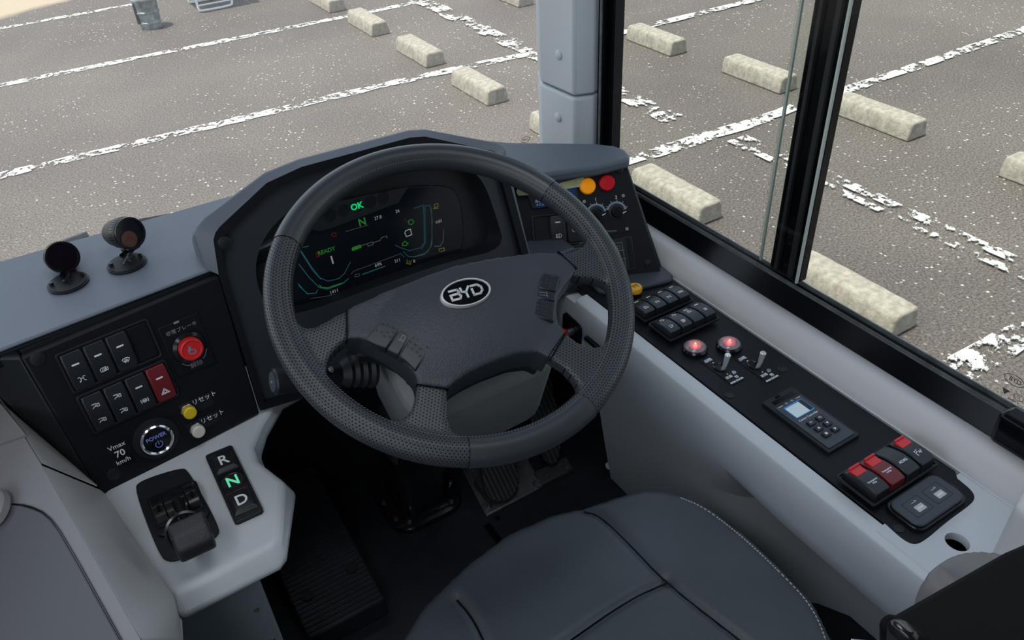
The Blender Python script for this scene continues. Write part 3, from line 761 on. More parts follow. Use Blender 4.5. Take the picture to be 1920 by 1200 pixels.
# usb socket
pts = FP.P([(1673, 955), (1751, 901), (1796, 937), (1718, 995)]); a0 = sum(p[0] for p in pts) / 4; b0 = sum(p[1] for p in pts) / 4
us = thing('charging_socket', 'dark charging socket with two small ports at the rear end of the console', 'socket', FP.sub(a0, b0, 0))
b = B(); b.prism(rrect(0, 0, .098, .054, .012), 0, .006); obj('base', b, 'gloss', us, bevel=.001)
b = B(); b.prism(rrect(0, .0, .092, .048, .011), .006, .010); obj('cover', b, 'hoodside', us, bevel=.0015)
for x in (-.0195, .0195):
    b = B(); b.stroke(rrect(x, 0, .030, .0245, .001, 1), .0006, .010, .0003, closed=True); k = obj('port', b, 'gloss', us)
    b = B(); b.prism(rrect(x + .001, -.0035, .0145, .0095, .001), .010, .0106); obj('port_window', b, 'card', k)
    b = B(); b.stroke([(x - .003, -.0035), (x + .005, -.0035)], .0016, .0106, .0003); b.stroke([(x - .003, .0065), (x + .006, .0065), (x + .004, .0085)], .0005, .010, .0002); obj('contact', b, 'ink', k)

# amber button
q = FP.at(1190, 556)
ab = thing('warning_button', 'amber cap button partly behind the steering wheel rim', 'button', q)
obj('collar', B().cyl(0, 0, 0, .012, .0125, .0115), 'gloss', ab)
obj('cap', B().lathe([(.0125, .012), (.0128, .019), (.011, .022), (.0002, .0225)], 24), 'amber', ab)
b = B(); 
for pl in ICONS['lamp']: b.stroke([(x * .006, y * .006) for x, y in pl], .0009, .0225)
obj('symbol', b, 'inkred', ab)

# front end block of the console
fb = thing('console_front_block', 'light grey block at the front end of the console behind the wheel', 'console', V((.68, .97, 0)))
O3 = V((.68, .97, 0))
cb = onz(1087, 549, CZ + .002)
b = B(); b.box(.6945, .72, cb.y - .012, 1.26, .34, .503); obj('block', rel(b, O3), 'grey', fb)
b = B(); b.box(.45, .715, 1.0, 1.20, .502, .60); obj('dark_duct', rel(b, O3), 'hoodside', fb, bevel=.004)
FB = Fr((cb.x, cb.y - .002, .4), (1, 0, 0), (0, 0, 1), (0, -1, 0))
FB = Fr((.6935, .9, .4), (0, -1, 0), (0, 0, 1), (-1, 0, 0))
kb = thing('key_switch', 'red key switch on a black plate behind the steering wheel', 'key switch', FB.at(1076, 619))
q = FB.at(1076, 619)
obj('plate', B().prism([q.L(*p) for p in ((1058, 588), (1063, 585), (1089, 609), (1092, 616), (1091, 646), (1087, 649), (1082, 645), (1057, 622))], 0, .004), 'panel', kb, bevel=.001)
obj('barrel', B().lathe([(.0085, .004), (.0085, .016), (.0065, .018), (.0002, .018)], 20), 'steel', kb)
obj('knob', B().lathe([(.006, .018), (.012, .020), (.012, .034), (.009, .036), (.0002, .036)], 20), 'red', kb)
for x, y in [q.L(*p_) for p_ in ((1063, 592), (1084, 612), (1085, 642))]: obj('screw', B().cyl(x, y, .004, .005, .002, n=10), 'gloss', kb)
cl = thing('card_clip', 'black clip holding a white card on the inner console wall', 'clip', FB.at(1114, 645))
obj('card', B().prism(rrect(.002, -.008, .034, .020, .001), 0, .003), 'card', cl)
obj('clip_bar', B().prism(rrect(0, .004, .040, .008, .002), 0, .008), 'gloss', cl, bevel=.001)

# ================================================================== RIGHT SWITCH POD
FT = flat(.72)
FPod = plane(onz(1177, 298, .712), -25, 28)
pod = thing('switch_pod', 'dark slate instrument pod right of the steering wheel', 'instrument pod', V((.78, 1.0, .52)))
O4 = V((.78, 1.0, .52))
top = FT.P([(915, 262), (955, 266), (1040, 267), (1110, 268), (1150, 272), (1172, 279), (1181, 289), (1180, 297), (1120, 312), (1010, 327), (940, 338)])
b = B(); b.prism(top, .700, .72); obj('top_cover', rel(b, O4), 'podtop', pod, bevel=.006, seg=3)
fp = FPod.P([(940, 348), (1008, 334), (1174, 304), (1238, 505), (1243, 519), (1235, 524), (1010, 556), (985, 500)])
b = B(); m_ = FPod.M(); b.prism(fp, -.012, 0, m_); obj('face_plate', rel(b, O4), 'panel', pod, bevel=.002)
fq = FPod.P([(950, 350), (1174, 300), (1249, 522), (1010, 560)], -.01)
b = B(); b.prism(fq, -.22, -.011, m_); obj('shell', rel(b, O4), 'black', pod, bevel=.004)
b = B(); b.prism(flat(CZ).P([(1120, 552), (1150, 560), (1258, 533), (1262, 524), (1240, 505), (1100, 530)]), CZ, CZ + .010); obj('foot', rel(b, O4), 'hoodside', pod, bevel=.004)
for px, py in ((1162, 319), (1214, 493)):
    q = FPod.at(px, py); o = obj('screw_cap', B().lathe([(.0062, 0), (.0062, .001), (.004, .0028), (.0002, .003)], 18), 'black', pod); o.matrix_world = q.M()
# lamps
for px, py, mt, lab in ((1101, 349, 'orange', 'round orange indicator lamp on the pod'), (1137, 343, 'redlens', 'round red indicator lamp on the pod')):
    t = thing('indicator_lamp', lab, 'lamp', FPod.at(px, py))
    obj('bezel', B().lathe([(.0148, 0), (.0152, .003), (.0138, .005), (.013, .003)], 28, cap=False), 'amber' if mt == 'orange' else 'darkred', t)
    obj('lens', B().lathe([(.0138, .0), (.0138, .0065), (.0122, .0085), (.0002, .0092)], 28), mt, t)
# dimmer knobs
q = FPod.at(1140, 396)
dm = thing('dimmer_panel', 'dimmer plate with two black rotary knobs on the pod', 'dimmer', q)
A_ = [q.L(*p) for p in ((1095, 370), (1174, 358), (1184, 434), (1100, 446))]
obj('plate', B().prism(A_, 0, .0012), 'panel', dm, bevel=.0005)
for px, py, nme in ((1118, 401, '1'), (1156, 397, '2')):
    a, c = q.L(px, py)
    b = B(); b.loft([[(a + x, c + y, z) for x, y in ell(0, 0, r, r, 28)] for r, z in ((.0145, .0012), (.0145, .003), (.012, .004))]); o = obj('knob', b, 'black', dm)
    b = B(); b.loft([[(a + x, c + y, z) for x, y in ell(0, 0, r, r, 28)] for r, z in ((.0115, .004), (.0105, .014), (.0095, .0155))])
    b.prism([tuple(V((a, c)) + Matrix.Rotation(-.9, 2) @ V(p)) for p in ((-.010, -.0035), (.010, -.0035), (.010, .0035), (-.010, .0035))], .0155, .0195)
    obj('knob_grip', b, 'gloss', o, bevel=.0006)
    b = B(); arc = [(a + .0168 * math.cos(t), c + .0168 * math.sin(t)) for t in [math.radians(15 + 12 * i) for i in range(13)]]; b.stroke(arc, .0034, .0012); obj('scale_ring', b, 'skyarc', dm)
    b = B(); text_into(b, nme, .0085, a + .001, c + .0255, .0013)
    for i in range(5):
        t = math.radians(20 + 32 * i); b.stroke([(a + .0192 * math.cos(t), c + .0192 * math.sin(t)), (a + .0212 * math.cos(t), c + .0212 * math.sin(t))], .0006, .0012)
    b.stroke([(a + .007, c - .003), (a + .013, c - .0005)], .0011, .0196); obj('marking', b, 'ink', dm)
a, c = q.L(1135, 434); b = B(); text_into(b, 'Reading Dimmer', .0062, a, c, .0013, rot=.0); obj('lettering', b, 'inkdim', dm)
for px, py in ((1095, 378), (1168, 367), (1175, 429)):
    a, c = q.L(px, py); b = B(); b.cyl(a, c, .0012, .0028, .0037, .003, 14); obj('screw', b, 'steel', dm)
# fog rockers
q = FPod.at(1048, 431)
bank('fog_light_switch_bank', 'small bank of fog light rockers on the pod behind the wheel rim', bankframe(FPod, [(1047, 430)]), .094, .058,
     [(-.030, None), (-.001, dict(mark=.013, icons=[('fogf', -.011, .0055)])), (.028, dict(icons=[('fogr', -.003, .0055)]))], w=.0265, h=.050)
# blue touch monitor with tape
q = FPod.at(1040, 363)
bs = thing('fare_monitor', 'small monitor with blue display half hidden by tape and the wheel rim', 'monitor', q)
A_ = [q.L(*p) for p in ((978, 338), (1078, 326), (1084, 377), (998, 392))]
obj('bezel', B().prism(A_, 0, .005), 'black', bs, bevel=.001)
for pp in ([(1055, 335), (1072, 332), (1073, 336), (1056, 339)], [(1030, 340), (1050, 337), (1051, 342), (1032, 345)], [(1002, 369), (1045, 362), (1048, 383), (1006, 390)], [(1053, 352), (1076, 350), (1079, 374), (1056, 379)]):
    obj('display', B().prism([q.L(*p) for p in pp], .005, .0056), 'blue', bs)
b = B(); a, c = q.L(1014, 377); text_into(b, '出発前に', .0055, a, c, .0057); text_into(b, 'メニュー', .005, a, c - .006, .0057); a, c = q.L(1064, 334); text_into(b, '停車ボタン', .0045, a, c, .0057); obj('lettering', b, 'ink', bs)
for pp, lab in (([(1049, 343), (1094, 332), (1097, 340), (1088, 350), (1050, 356)], 'strip of yellowish masking tape beside the orange lamp'),
           ([(970, 353), (990, 350), (1010, 358), (1012, 364), (972, 367), (968, 360)], 'short strip of yellowish masking tape left of the wheel rim')):
    pts = [FPod.L(*p, .006) for p in pp]
    o = obj('masking_tape', B().prism(pts, .0062, .0067), 'tape', fr=FPod); tag(o, lab, 'tape')
# lower radio/remote plate
q = FPod.at(1130, 480)
rc = thing('button_keypad', 'dark keypad with outlined keys low on the pod', 'keypad', q)
A_ = [q.L(*p) for p in ((1032, 466), (1184, 442), (1192, 505), (1040, 530))]
obj('plate', B().prism(A_, 0, .003), 'black', rc, bevel=.001)
b = B(); 
for pp in ([(1053, 470), (1165, 454)], [(1053, 470), (1058, 500)], [(1165, 454), (1173, 500)], [(1056, 485), (1170, 468)], [(1058, 500), (1173, 484)], [(1077, 467), (1082, 497)], [(1085, 456), (1098, 454)]):
    b.stroke([q.L(*p) for p in pp], .0008, .003)
for px, py in ((1065, 478), (1159, 463)): a, c = q.L(px, py); b.stroke(ell(a, c, .003, .003, 10), .0006, .003, closed=True)
obj('key_outline', b, 'inkdim', rc)
obj('side_bar', B().prism([q.L(*p) for p in ((1174, 447), (1181, 446), (1189, 500), (1182, 502))], .003, .005), 'panel', rc)

# ================================================================== LEFT DASHBOARD
FL = plane(onz(405, 512, .79), 7, 12)
DT = .79
dash = thing('dashboard', 'slate dashboard pad with black switch panel on the left', 'dashboard', V((-.1, 1.05, .5)))
O5 = V((-.1, 1.05, .5))
n0 = onz(0, 655, DT); n1 = onz(398, 503, DT)
sl = (n1.y - n0.y) / (n1.x - n0.x)
xl = -1.35
b = B(); near = [(xl, n0.y + sl * (-.5 - n0.x) - 0.02), (-.5, n0.y + sl * (-.5 - n0.x)), (n0.x, n0.y), (n1.x, n1.y), (.30, 1.02), (.50, 1.06)]
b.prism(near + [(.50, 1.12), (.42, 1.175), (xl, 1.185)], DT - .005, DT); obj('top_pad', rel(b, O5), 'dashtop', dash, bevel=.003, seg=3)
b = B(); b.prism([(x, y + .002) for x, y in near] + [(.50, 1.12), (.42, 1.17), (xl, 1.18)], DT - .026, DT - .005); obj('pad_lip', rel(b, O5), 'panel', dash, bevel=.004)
lq = FL.P([(40, 671), (192, 932), (487, 776), (411, 517)])
mL = FL.M()
b = B(); b.prism(lq, -.012, 0, mL); obj('switch_panel', rel(b, O5), 'panel', dash, bevel=.0025)
# black return face left of the panel and body behind
P1, P2, P3, P4 = [FL.W(a, c, -.004) for a, c in lq]
fl = [V((n0.x - .5, n0.y + sl * -.5, DT - .012)), FL.W(*lq[0], -.004) ]
Q0 = ony(0, 745, .975); Q1 = ony(-120, 672, 1.0)
b = B()
fr_ = [P1, P2, Q0, Q1]; ext = [p + V((-.02, .14, .0)) for p in fr_]
b.loft([fr_, ext]); obj('side_return', rel(b, O5), 'black', dash, bevel=.004)
b = B(); b.loft([[P1 + V((0, .015, 0)), P2 + V((0, .015, 0)), P3 + V((0, .015, 0)), P4 + V((0, .015, 0))], [p + V((0, .12, 0)) for p in (P1, P2, P3, P4)]]); obj('panel_body', rel(b, O5), 'black', dash)
b = B(); b.box(-1.35, -.16, 1.0, 1.15, .3, DT - .03); obj('lower_body', rel(b, O5), 'black', dash)
b = B(); b.box(-1.35, .50, 1.27, 1.30, 0, .68); b.box(.50, .93, 1.27, 1.30, 0, .58); obj('bulkhead', rel(b, O5), 'black', dash)
for px, py in ((71, 673), (213, 889), (421, 455)):
    q = FL.at(px, py); o = obj('screw_cap', B().lathe([(.0085, 0), (.0085, .0009), (.0065, .0016), (.0002, .0018)], 20), 'black', dash)
    if px == 421: q = plane(onz(405, 512, .79), 0, 12).at(px, py, c=.001)
    o.matrix_world = q.M()
o3 = [-.0395, -.0132, .0132, .0395]
bank('rocker_switch_bank', 'upper left bank of three black rockers and a blank on the dashboard', bankframe(FL, [(110, 667), (270, 602), (298, 660), (141, 736)]), .111, .056,
     [(o3[0], dict(mark=.009, icons=[('seat', -.011, .0045)])), (o3[1], dict(mark=.009, icons=[('mirror', -.011, .0045)])), (o3[2], dict(mark=.009, icons=[('screen', -.011, .0045)])), (o3[3], None)], w=.0245, h=.049)
bank('rocker_switch_bank', 'lower left bank of rockers with the dark red hazard rocker on the dashboard', bankframe(FL, [(147, 748), (303, 676), (331, 731), (182, 815)]), .111, .056,
     [(o3[0], dict(icons=[('bus', .010, .0045), ('bus', -.011, .0045)])), (o3[1], dict(icons=[('bus', .010, .0045), ('bus', -.011, .0045)])), (o3[2], dict(mark=.009, icons=[('brake', -.011, .0045)])),
      (o3[3], dict(mark=.009, mt='darkred', icons=[('hazard', -.011, .0052)]))], w=.0245, h=.049)
# emergency brake knob
q = FL.at(353, 649)
eb = thing('emergency_brake_button', 'red round emergency brake button on a lettered black plate', 'button', q)
A_ = [q.L(*p) for p in ((295, 616), (369, 585), (405, 679), (334, 707))]
obj('plate', B().prism(A_, 0, .0022), 'panel', eb, bevel=.0008)
obj('collar', B().lathe([(.0215, .002), (.0210, .006), (.0165, .008), (.0155, .004)], 32, cap=False), 'gloss', eb)
obj('button', B().lathe([(.0150, .003), (.0155, .012), (.0148, .0155), (.0125, .0165), (.0115, .0150), (.0002, .0150)], 32), 'red', eb)
b = B(); b.stroke([(-.004, .001), (-.0045, -.003), (-.002, -.006), (.003, -.006), (.004, -.003), (.003, -.001), (-.001, -.0005), (-.001, .005), (-.0025, .005), (-.0025, -.001)], .0016, .0151); obj('hand_symbol', b, 'inkdim', eb)
b = B(); text_into(b, '非常ブレーキ', .0068, 0, .0265, .0022); text_into(b, '解除', .0085, .001, -.0270, .0022)
b.stroke([(.020 * math.cos(t), -.004 + .0225 * math.sin(t)) for t in [math.radians(-140 + i * 8) for i in range(5)]], .0011, .0022)
b.stroke([(.021 * math.cos(t), -.004 + .0225 * math.sin(t)) for t in [math.radians(-58 + i * 9) for i in range(5)]], .0011, .0022)
b.prism(rrect(-.003, .0375, .007, .0028, .0006), .0022, .0028); obj('lettering', b, 'inkdim', eb)
# reset buttons
for (px, py), mt, lab, tq in (((350, 767), 'yellow', 'small yellow reset button on the dashboard panel', [(334, 762), (394, 735), (402, 757), (345, 785)]),
                              ((366, 802), 'white', 'small white reset button below the yellow one', [(347, 797), (407, 770), (412, 788), (357, 817)])):
    q = FL.at(px, py)
    t = thing('reset_button', lab, 'button', q)
    obj('plate', B().prism([q.L(*p) for p in tq], 0, .0008), 'black', t, bevel=.0003)
    obj('collar', B().lathe([(.0095, .0005), (.0095, .006), (.0085, .007)], 6), 'steel', t)
    obj('button', B().lathe([(.0078, .006), (.0085, .008), (.0085, .016), (.007, .0175), (.0002, .0178)], 24), mt, t)
    b = B(); text_into(b, 'リセット', .0085, .0255, .004, .0008); obj('lettering', b, 'ink', t)
# power button
q = FL.at(292, 821)
pw = thing('power_button', 'round power button with a bright chrome ring', 'button', q)
obj('base', B().lathe([(.029, 0), (.0285, .002), (.022, .0035)], 36), 'black', pw, )
obj('ring', B().lathe([(.0205, .003), (.0208, .008), (.0190, .0095), (.0172, .008), (.0172, .004)], 40, cap=False), 'chrome', pw)
obj('cap', B().lathe([(.0170, .003), (.0170, .0065), (.0002, .0078)], 32), 'gloss', pw)
b = B(); text_into(b, 'POWER', .0075, 0, .0045, .0080, bold=.01); b.stroke([(.0045 * math.cos(t), -.0065 + .0045 * math.sin(t)) for t in [math.radians(125 + i * 29) for i in range(11)]], .0009, .0078); b.stroke([(0, -.0065), (0, -.0012)], .0009, .0078)
obj('lettering', b, 'e_violet', pw)
# Vmax sticker
q = FL.at(225, 850)
vm = thing('speed_sticker', 'black sticker reading Vmax 70 km/h', 'sticker', q)
obj('backing', B().prism(rrect(0, 0, .0265, .0385, .003), 0, .0004), 'gloss', vm)
b = B(); text_into(b, 'Vmax', .0092, 0, .0115, .0004); text_into(b, '70', .0125, 0, 0, .0004, bold=.01); text_into(b, 'km/h', .0088, 0, -.0115, .0004); obj('lettering', b, 'ink', vm)

# dash cameras
def ircam(base, face, back, rface, rback, lens, lab, hollow, zpost):
    fb_ = flat(DT).at(*base)
    t = thing('driver_camera', lab, 'camera', fb_, 'small round cameras on the dashboard')
    obj('base_plate', B().lathe([(.0245, 0), (.0252, .002), (.0252, .0032), (.0235, .0036), (.0235, .0048), (.0002, .0048)], 36), 'black', t)
    for x in (-.0185, .0185):
        b = B(); b.cyl(x, .002, .005, .0088, .0028, .0024, 12); obj('screw', b, 'gloss', t)
    c = face; axis = (back - face).normalized()
    loc = lambda p: p - fb_.o
    up = V((0, 0, 1))
    xx = axis.cross(up).normalized(); yy = xx.cross(axis)
    m = Matrix((xx, yy, axis)).transposed().to_4x4(); m.translation = loc(c)
    Ln = (back - face).length
    b = B(); foot = c + axis * Ln * .45 - yy * rface * .9
    b.tube([(0, 0, .005), (0, .0, .014), loc(foot + V((0, 0, -.006))), loc(foot + V((0, 0, .004)))], [.0065, .0058, .0058, .0065], 14); obj('post', b, 'gloss', t)
    b = B(); b.lathe([(rface * .88, .0), (rface, .001), (rface, .004), (rface * .97, Ln * .45), (rface * .93, Ln * .5), (rback * .98, Ln * .8), (rback * .8, Ln), (.001, Ln * 1.02)] if True else [], 36, m, cap=True)
    hs = obj('housing', b, 'black', t)
    b = B()
    for k in range(36):
        a = 2 * PI * k / 36
        b.box(-.0006, .0006, rface * .985, rface * 1.015, Ln * .12, Ln * .32, m @ Matrix.Rotation(a, 4, 'Z'))
    obj('grip_ribs', b, 'gloss', hs)
    b = B(); b.lathe([(rface, -.001), (rface * .99, -.003), (rface * .86, -.003), (rface * .84, .001)], 36, m, cap=False); obj('rim', b, 'gloss', hs)
    b = B(); b.lathe([(rface * .85, -.0008), (.0002, -.0012)], 36, m); obj('front_glass', b, lens, hs)
    if hollow:
        b = B(); b.cyl(-rface * .25, -rface * .3, -.0022, -.0013, rface * .52, n=28, m=m); obj('sensor_disc', b, 'brown', hs)
        b = B(); b.stroke([(-.5 * rface, -.3 * rface), (-.2 * rface, -.1 * rface), (0, -.45 * rface)], .0006, -.0026, .0003, m); obj('sensor_mark', b, 'darkred', hs)
    b = B(); b.box(-.010, .010, -rface * 1.22, -rface * .8, Ln * .15, Ln * .62, m); obj('bracket', b, 'gloss', hs, bevel=.003)
    return t
M['brown'] = mat('brown_disc', (.10, .045, .03), .25)
M['lensblk'] = mat('lens_black', (.004, .002, .006), .22)
c1 = dep(117, 482, 1.06); c2 = dep(243, 437, 1.07)
tocam = lambda p, off: ((CAM + V(off)) - p).normalized()
ircam((129, 533), c1, c1 - tocam(c1, (.15, .0, -.1)) * .034, .0208, .017, 'lensblk', 'left small black camera facing the driver on the dashboard', False, .02)
ircam((239, 497), c2, c2 - tocam(c2, (.55, .1, -.25)) * .042, .0212, .018, 'lensblk', 'right small black camera with a brown inner disc on the dashboard', True, .02)

# ================================================================== INSTRUMENT CLUSTER
FH = plane(onz(408, 512, .79), 0, 12)
cl_ = thing('instrument_cluster', 'hooded digital instrument cluster behind the steering wheel', 'instrument cluster', FH)
S0 = FH.P([(383, 503), (361, 440), (366, 425), (380, 408), (497, 322), (560, 297), (765, 243), (798, 241), (930, 266), (948, 276), (951, 298), (999.5, 500), (987, 583), (760, 700), (487, 776)], -.02)
S1 = FH.P([(410, 515), (400, 450), (404, 436), (412, 425), (500, 343), (565, 313), (768, 258), (797, 256), (925, 283), (940, 290), (946, 303), (998, 500), (985, 580), (760, 690), (489, 770)])
bb_ = [(x, y - .10) for x, y in S0]
b = B()
b.loft([[(x, y, 0) for x, y in S1], [(x, y, -.02) for x, y in S0], [(x * .97, y - .015, -.055) for x, y in S0], [(x * .95, y - .13, -.12) for x, y in S0]], cap=False)
b = B(); cut = lambda L_: L_[:12]
b.loft([[(x, y, 0) for x, y in cut(S1)], [(x, y, -.02) for x, y in cut(S0)], [(x * .97, y - .015, -.055) for x, y in cut(S0)], [(x * .95, y - .13, -.12) for x, y in cut(S0)]], cap=False, closed=False)
obj('hood', b, 'hood', cl_, bevel=.004, seg=3)
S2 = FH.P(smoothpoly([(480, 520), (490, 462), (530, 408), (610, 357), (700, 322), (800, 305), (872, 309), (912, 338), (937, 410), (954, 470), (850, 492), (700, 545), (560, 596), (505, 590)], 2))
cxh, cyh = FH.L(715, 450)
LIP = FH.P([(424, 520), (415, 455), (419, 443), (506, 358), (568, 328), (769, 274), (797, 272), (920, 298), (934, 312), (985, 500), (972, 575), (760, 680), (496, 755)])
b = ring_mesh(S1, LIP, -.012, 0, cxh, cyh); obj('hood_lip', b, 'panel', cl_)
b = ring_mesh([(x, y) for x, y in LIP], S2, -.03, -.010, cxh, cyh); obj('surround', b, 'surround', cl_)
b = B(); S3 = [(cxh + (x - cxh) * .97, cyh + (y - cyh) * .96) for x, y in S2]
b.loft([[(x, y, -.0105) for x, y in S2], [(x, y, -.042) for x, y in S3]], cap=False); b.bm.faces.new([b.v((x, y, -.042)) for x, y in S3])
obj('recess', b, 'black', cl_)
DZ = -.034
LN = FH.P(smoothpoly([(545, 580), (534, 500), (560, 435), (600, 402), (690, 366), (765, 350), (835, 347), (858, 360), (868, 400), (869, 455), (860, 478), (830, 494), (750, 521), (640, 566), (560, 592)], 2), DZ)
b = B(); b.prism(LN, DZ - .004, DZ); scn = obj('screen', b, 'screen', cl_, bevel=.0012)
def Z2(x, y): return (480 + x / 3.3333, 260 + y / 3.3333)
def SL(pts): return [FH.L(*Z2(*p), DZ) for p in pts]
def scr(name, strokes, mt, w=.0012, texts=(), polys=()):
    b = B()
    for pl in strokes: b.stroke(SL(pl), w, DZ + .0001, .0002)
    for tx, x, y, sz, *r in texts:
        a, c = FH.L(*Z2(x, y), DZ); text_into(b, tx, sz, a, c, DZ + .0003, depth=.0001, bold=(r[0] if r else 0))
    for pl in polys: b.prism(SL(pl), DZ + .0001, DZ + .0003)
    return obj(name, b, mt, scn)
b = B(); b.prism(SL([(330, 545), (470, 400), (950, 300), (890, 400), (470, 560), (400, 580), (350, 570)]), DZ + .0001, DZ + .0012); ts = obj('telltale_strip', b, 'black', cl_, bevel=.0004)
for x, y in ((465, 480), (550, 450), (633, 422), (715, 397), (795, 371)):
    a, c = FH.L(*Z2(x, y), DZ); b = B(); b.loft([[(a + p, c + q_, z) for p, q_ in ell(0, 0, r, r, 20)] for r, z in ((.0098, DZ + .0012), (.0094, DZ + .0017), (.0086, DZ + .0012))], cap=False); b.prism(ell(a, c, .0086, .0086, 20), DZ + .0011, DZ + .0014); obj('telltale', b, 'panel', ts)
b = B(); a, c = FH.L(*Z2(631, 424), DZ + .002); text_into(b, 'OK', .0125, a, c, DZ + .0016, bold=.03, depth=.0002); obj('ok_light', b, 'e_green', ts)
b = B(); b.stroke(SL([(845, 350), (885, 345), (862, 375)]), .0007, DZ + .0013); b.stroke(SL([(860, 328), (888, 345), (868, 385)]), .0007, DZ + .0013); obj('arrow', b, 'rubber', ts)
scr('gear_letter', [], 'e_dgreen', texts=[('N', 664, 522, .0155, .02)]); scr('ready_text', [], 'e_dgreen', texts=[('READY', 440, 702, .0085, .01)]); scr('assist_digit', [], 'e_dgreen', texts=[('1', 950, 655, .006)])
scr('energy_gauge', [[(602, 688), (655, 672)], [(602, 695), (655, 678)]], 'e_dgreen', .0022, polys=[[(600, 680), (650, 662), (655, 682), (604, 702)]])
scr('power_bar', [[(655, 668), (690, 658)], [(695, 655), (730, 645), (733, 660), (700, 672), (695, 655)], [(733, 650), (775, 636)], [(775, 636), (785, 618), (815, 608), (820, 622)]], 'e_dim', .0011)
scr('number_readout', [[(935, 575), (965, 565), (973, 600), (940, 612), (930, 590), (935, 575)]], 'e_white', .0013, texts=[('1', 476, 760, .0165, .02), ('0.83', 1142, 518, .0062), ('27.8', 762, 494, .0068), ('26', 884, 453, .0068), ('1411', 488, 955, .0070), ('69%', 764, 788, .0068), ('211', 884, 762, .0066), ('0', 988, 766, .0068)])
scr('left_dial_outline', [[(275, 685), (330, 670)], [(275, 690), (345, 800), (400, 870), (450, 890), (515, 875), (550, 845), (590, 770)], [(275, 700), (352, 820), (405, 878)]], 'e_cyan', .0010)
scr('left_dial_arc', [[(268, 785), (330, 865), (395, 930), (450, 940), (540, 905), (578, 875)], [(262, 905), (320, 970), (375, 965), (385, 945)], [(268, 920), (322, 968)]], 'e_cyan', .0012)
scr('left_dial_green', [[(395, 915), (410, 930), (450, 932), (538, 902)]], 'e_dgreen', .0013)
scr('right_dial_outline', [[(985, 435), (1045, 417), (1050, 500), (1052, 650), (1030, 680), (960, 700), (900, 680), (870, 665)], [(1055, 417), (1058, 650), (1035, 690)], [(1062, 420), (1088, 418), (1098, 480), (1100, 660), (1070, 710), (985, 738), (950, 735), (920, 705)]], 'e_teal', .0014)
scr('right_dial_highlight', [[(1095, 440), (1102, 530)], [(1100, 620), (1090, 680), (1050, 725), (985, 738)], [(1172, 570), (1170, 640), (1150, 672), (1115, 672)]], 'e_dim', .0011)
scr('range_bar', [[(665, 848), (805, 797)]], 'e_cyan', .0014)
scr('range_outline', [[(595, 845), (610, 828), (905, 718), (925, 740)], [(620, 850), (645, 843), (648, 858), (618, 864), (620, 850)], [(560, 580), (700, 540)], [(340, 998), (440, 985), (560, 950)]], 'e_dim', .0006)
scr('green_symbol', [[(950, 520), (960, 508), (980, 508), (986, 520), (975, 535), (958, 535), (950, 520)], [(915, 655), (930, 640), (945, 655), (940, 668), (915, 668), (915, 655)]], 'e_dgreen', .0011)
scr('yellow_symbol', [[(1115, 410), (1135, 405), (1138, 425), (1115, 430), (1115, 410)], [(1108, 438), (1138, 435)], [(945, 758), (942, 780), (965, 785), (970, 760)], [(957, 762), (957, 775)], [(1143, 690), (1175, 682), (1178, 698), (1160, 705), (1145, 702), (1143, 690)]], 'e_yel', .0009)
scr('red_symbol', [[(470, 598), (480, 588), (500, 590), (500, 608), (480, 612), (470, 598)], [(375, 715), (395, 705), (398, 735), (378, 738), (375, 715)], [(930, 500), (938, 520)]], 'e_red', .0010)

# ================================================================== LOWER LEFT SHELF
SZ = .577
FS = flat(SZ)
sh = thing('side_shelf', 'light grey moulded shelf below the switch panel', 'console', V((.0, .8, 0)))
O6 = V((0, .8, 0))
tp = [(-.100, .905), (-.059, .700), (-.061, .690), (.060, .694), (.069, .702), (.101, .785), (.084, .840), (.086, .870), (.110, .905), (.150, .948), (.36, .985), (.36, 1.05), (-.115, 1.05)]
bt = [(-.125, .905), (-.070, .695), (-.062, .672), (.055, .676), (.066, .684), (.112, .778), (.092, .838), (.094, .870), (.115, .905), (.155, .950), (.36, .99), (.36, 1.05), (-.15, 1.05)]
b = B(); b.loft([[(x, y, SZ) for x, y in tp], [(x, y, SZ - .026) for x, y in bt], [(x * .97, y + .012, SZ - .040) for x, y in bt]]); obj('shelf_top', rel(b, O6), 'grey', sh, bevel=.007, seg=3)
# facets falling to the left
p1 = V((-.100, .905, SZ)); p2 = V((-.061, .692, SZ))
XD = -.165
q1 = onx(77, 870, -.135); q2 = onx(264, 1200, -.085); q3 = onx(335, 1200, -.070)
rdg = (q2 - q1).normalized(); nd = V((-.5, 0, .86)); nd = (nd - rdg * nd.dot(rdg)).normalized()
FDr = Fr(q1, rdg, nd.cross(rdg), nd)
t0 = FDr.hit(0, 745)
b = B()
def slab(b, pts, th): b.loft([[V(p) for p in pts], [V(p) + V(th) for p in pts]])
slab(b, [p2 + V((0, -.004, -.002)), p1 + V((0, 0, -.002)), q1, q2, q3], (0, .01, -.03)); slab(b, [p1 + V((0, 0, -.002)), P2 + V((-.002, -.002, .002)), t0, q1], (-.0, .02, -.01))
obj('side_facet', rel(b, O6), 'warm', sh, bevel=.003)
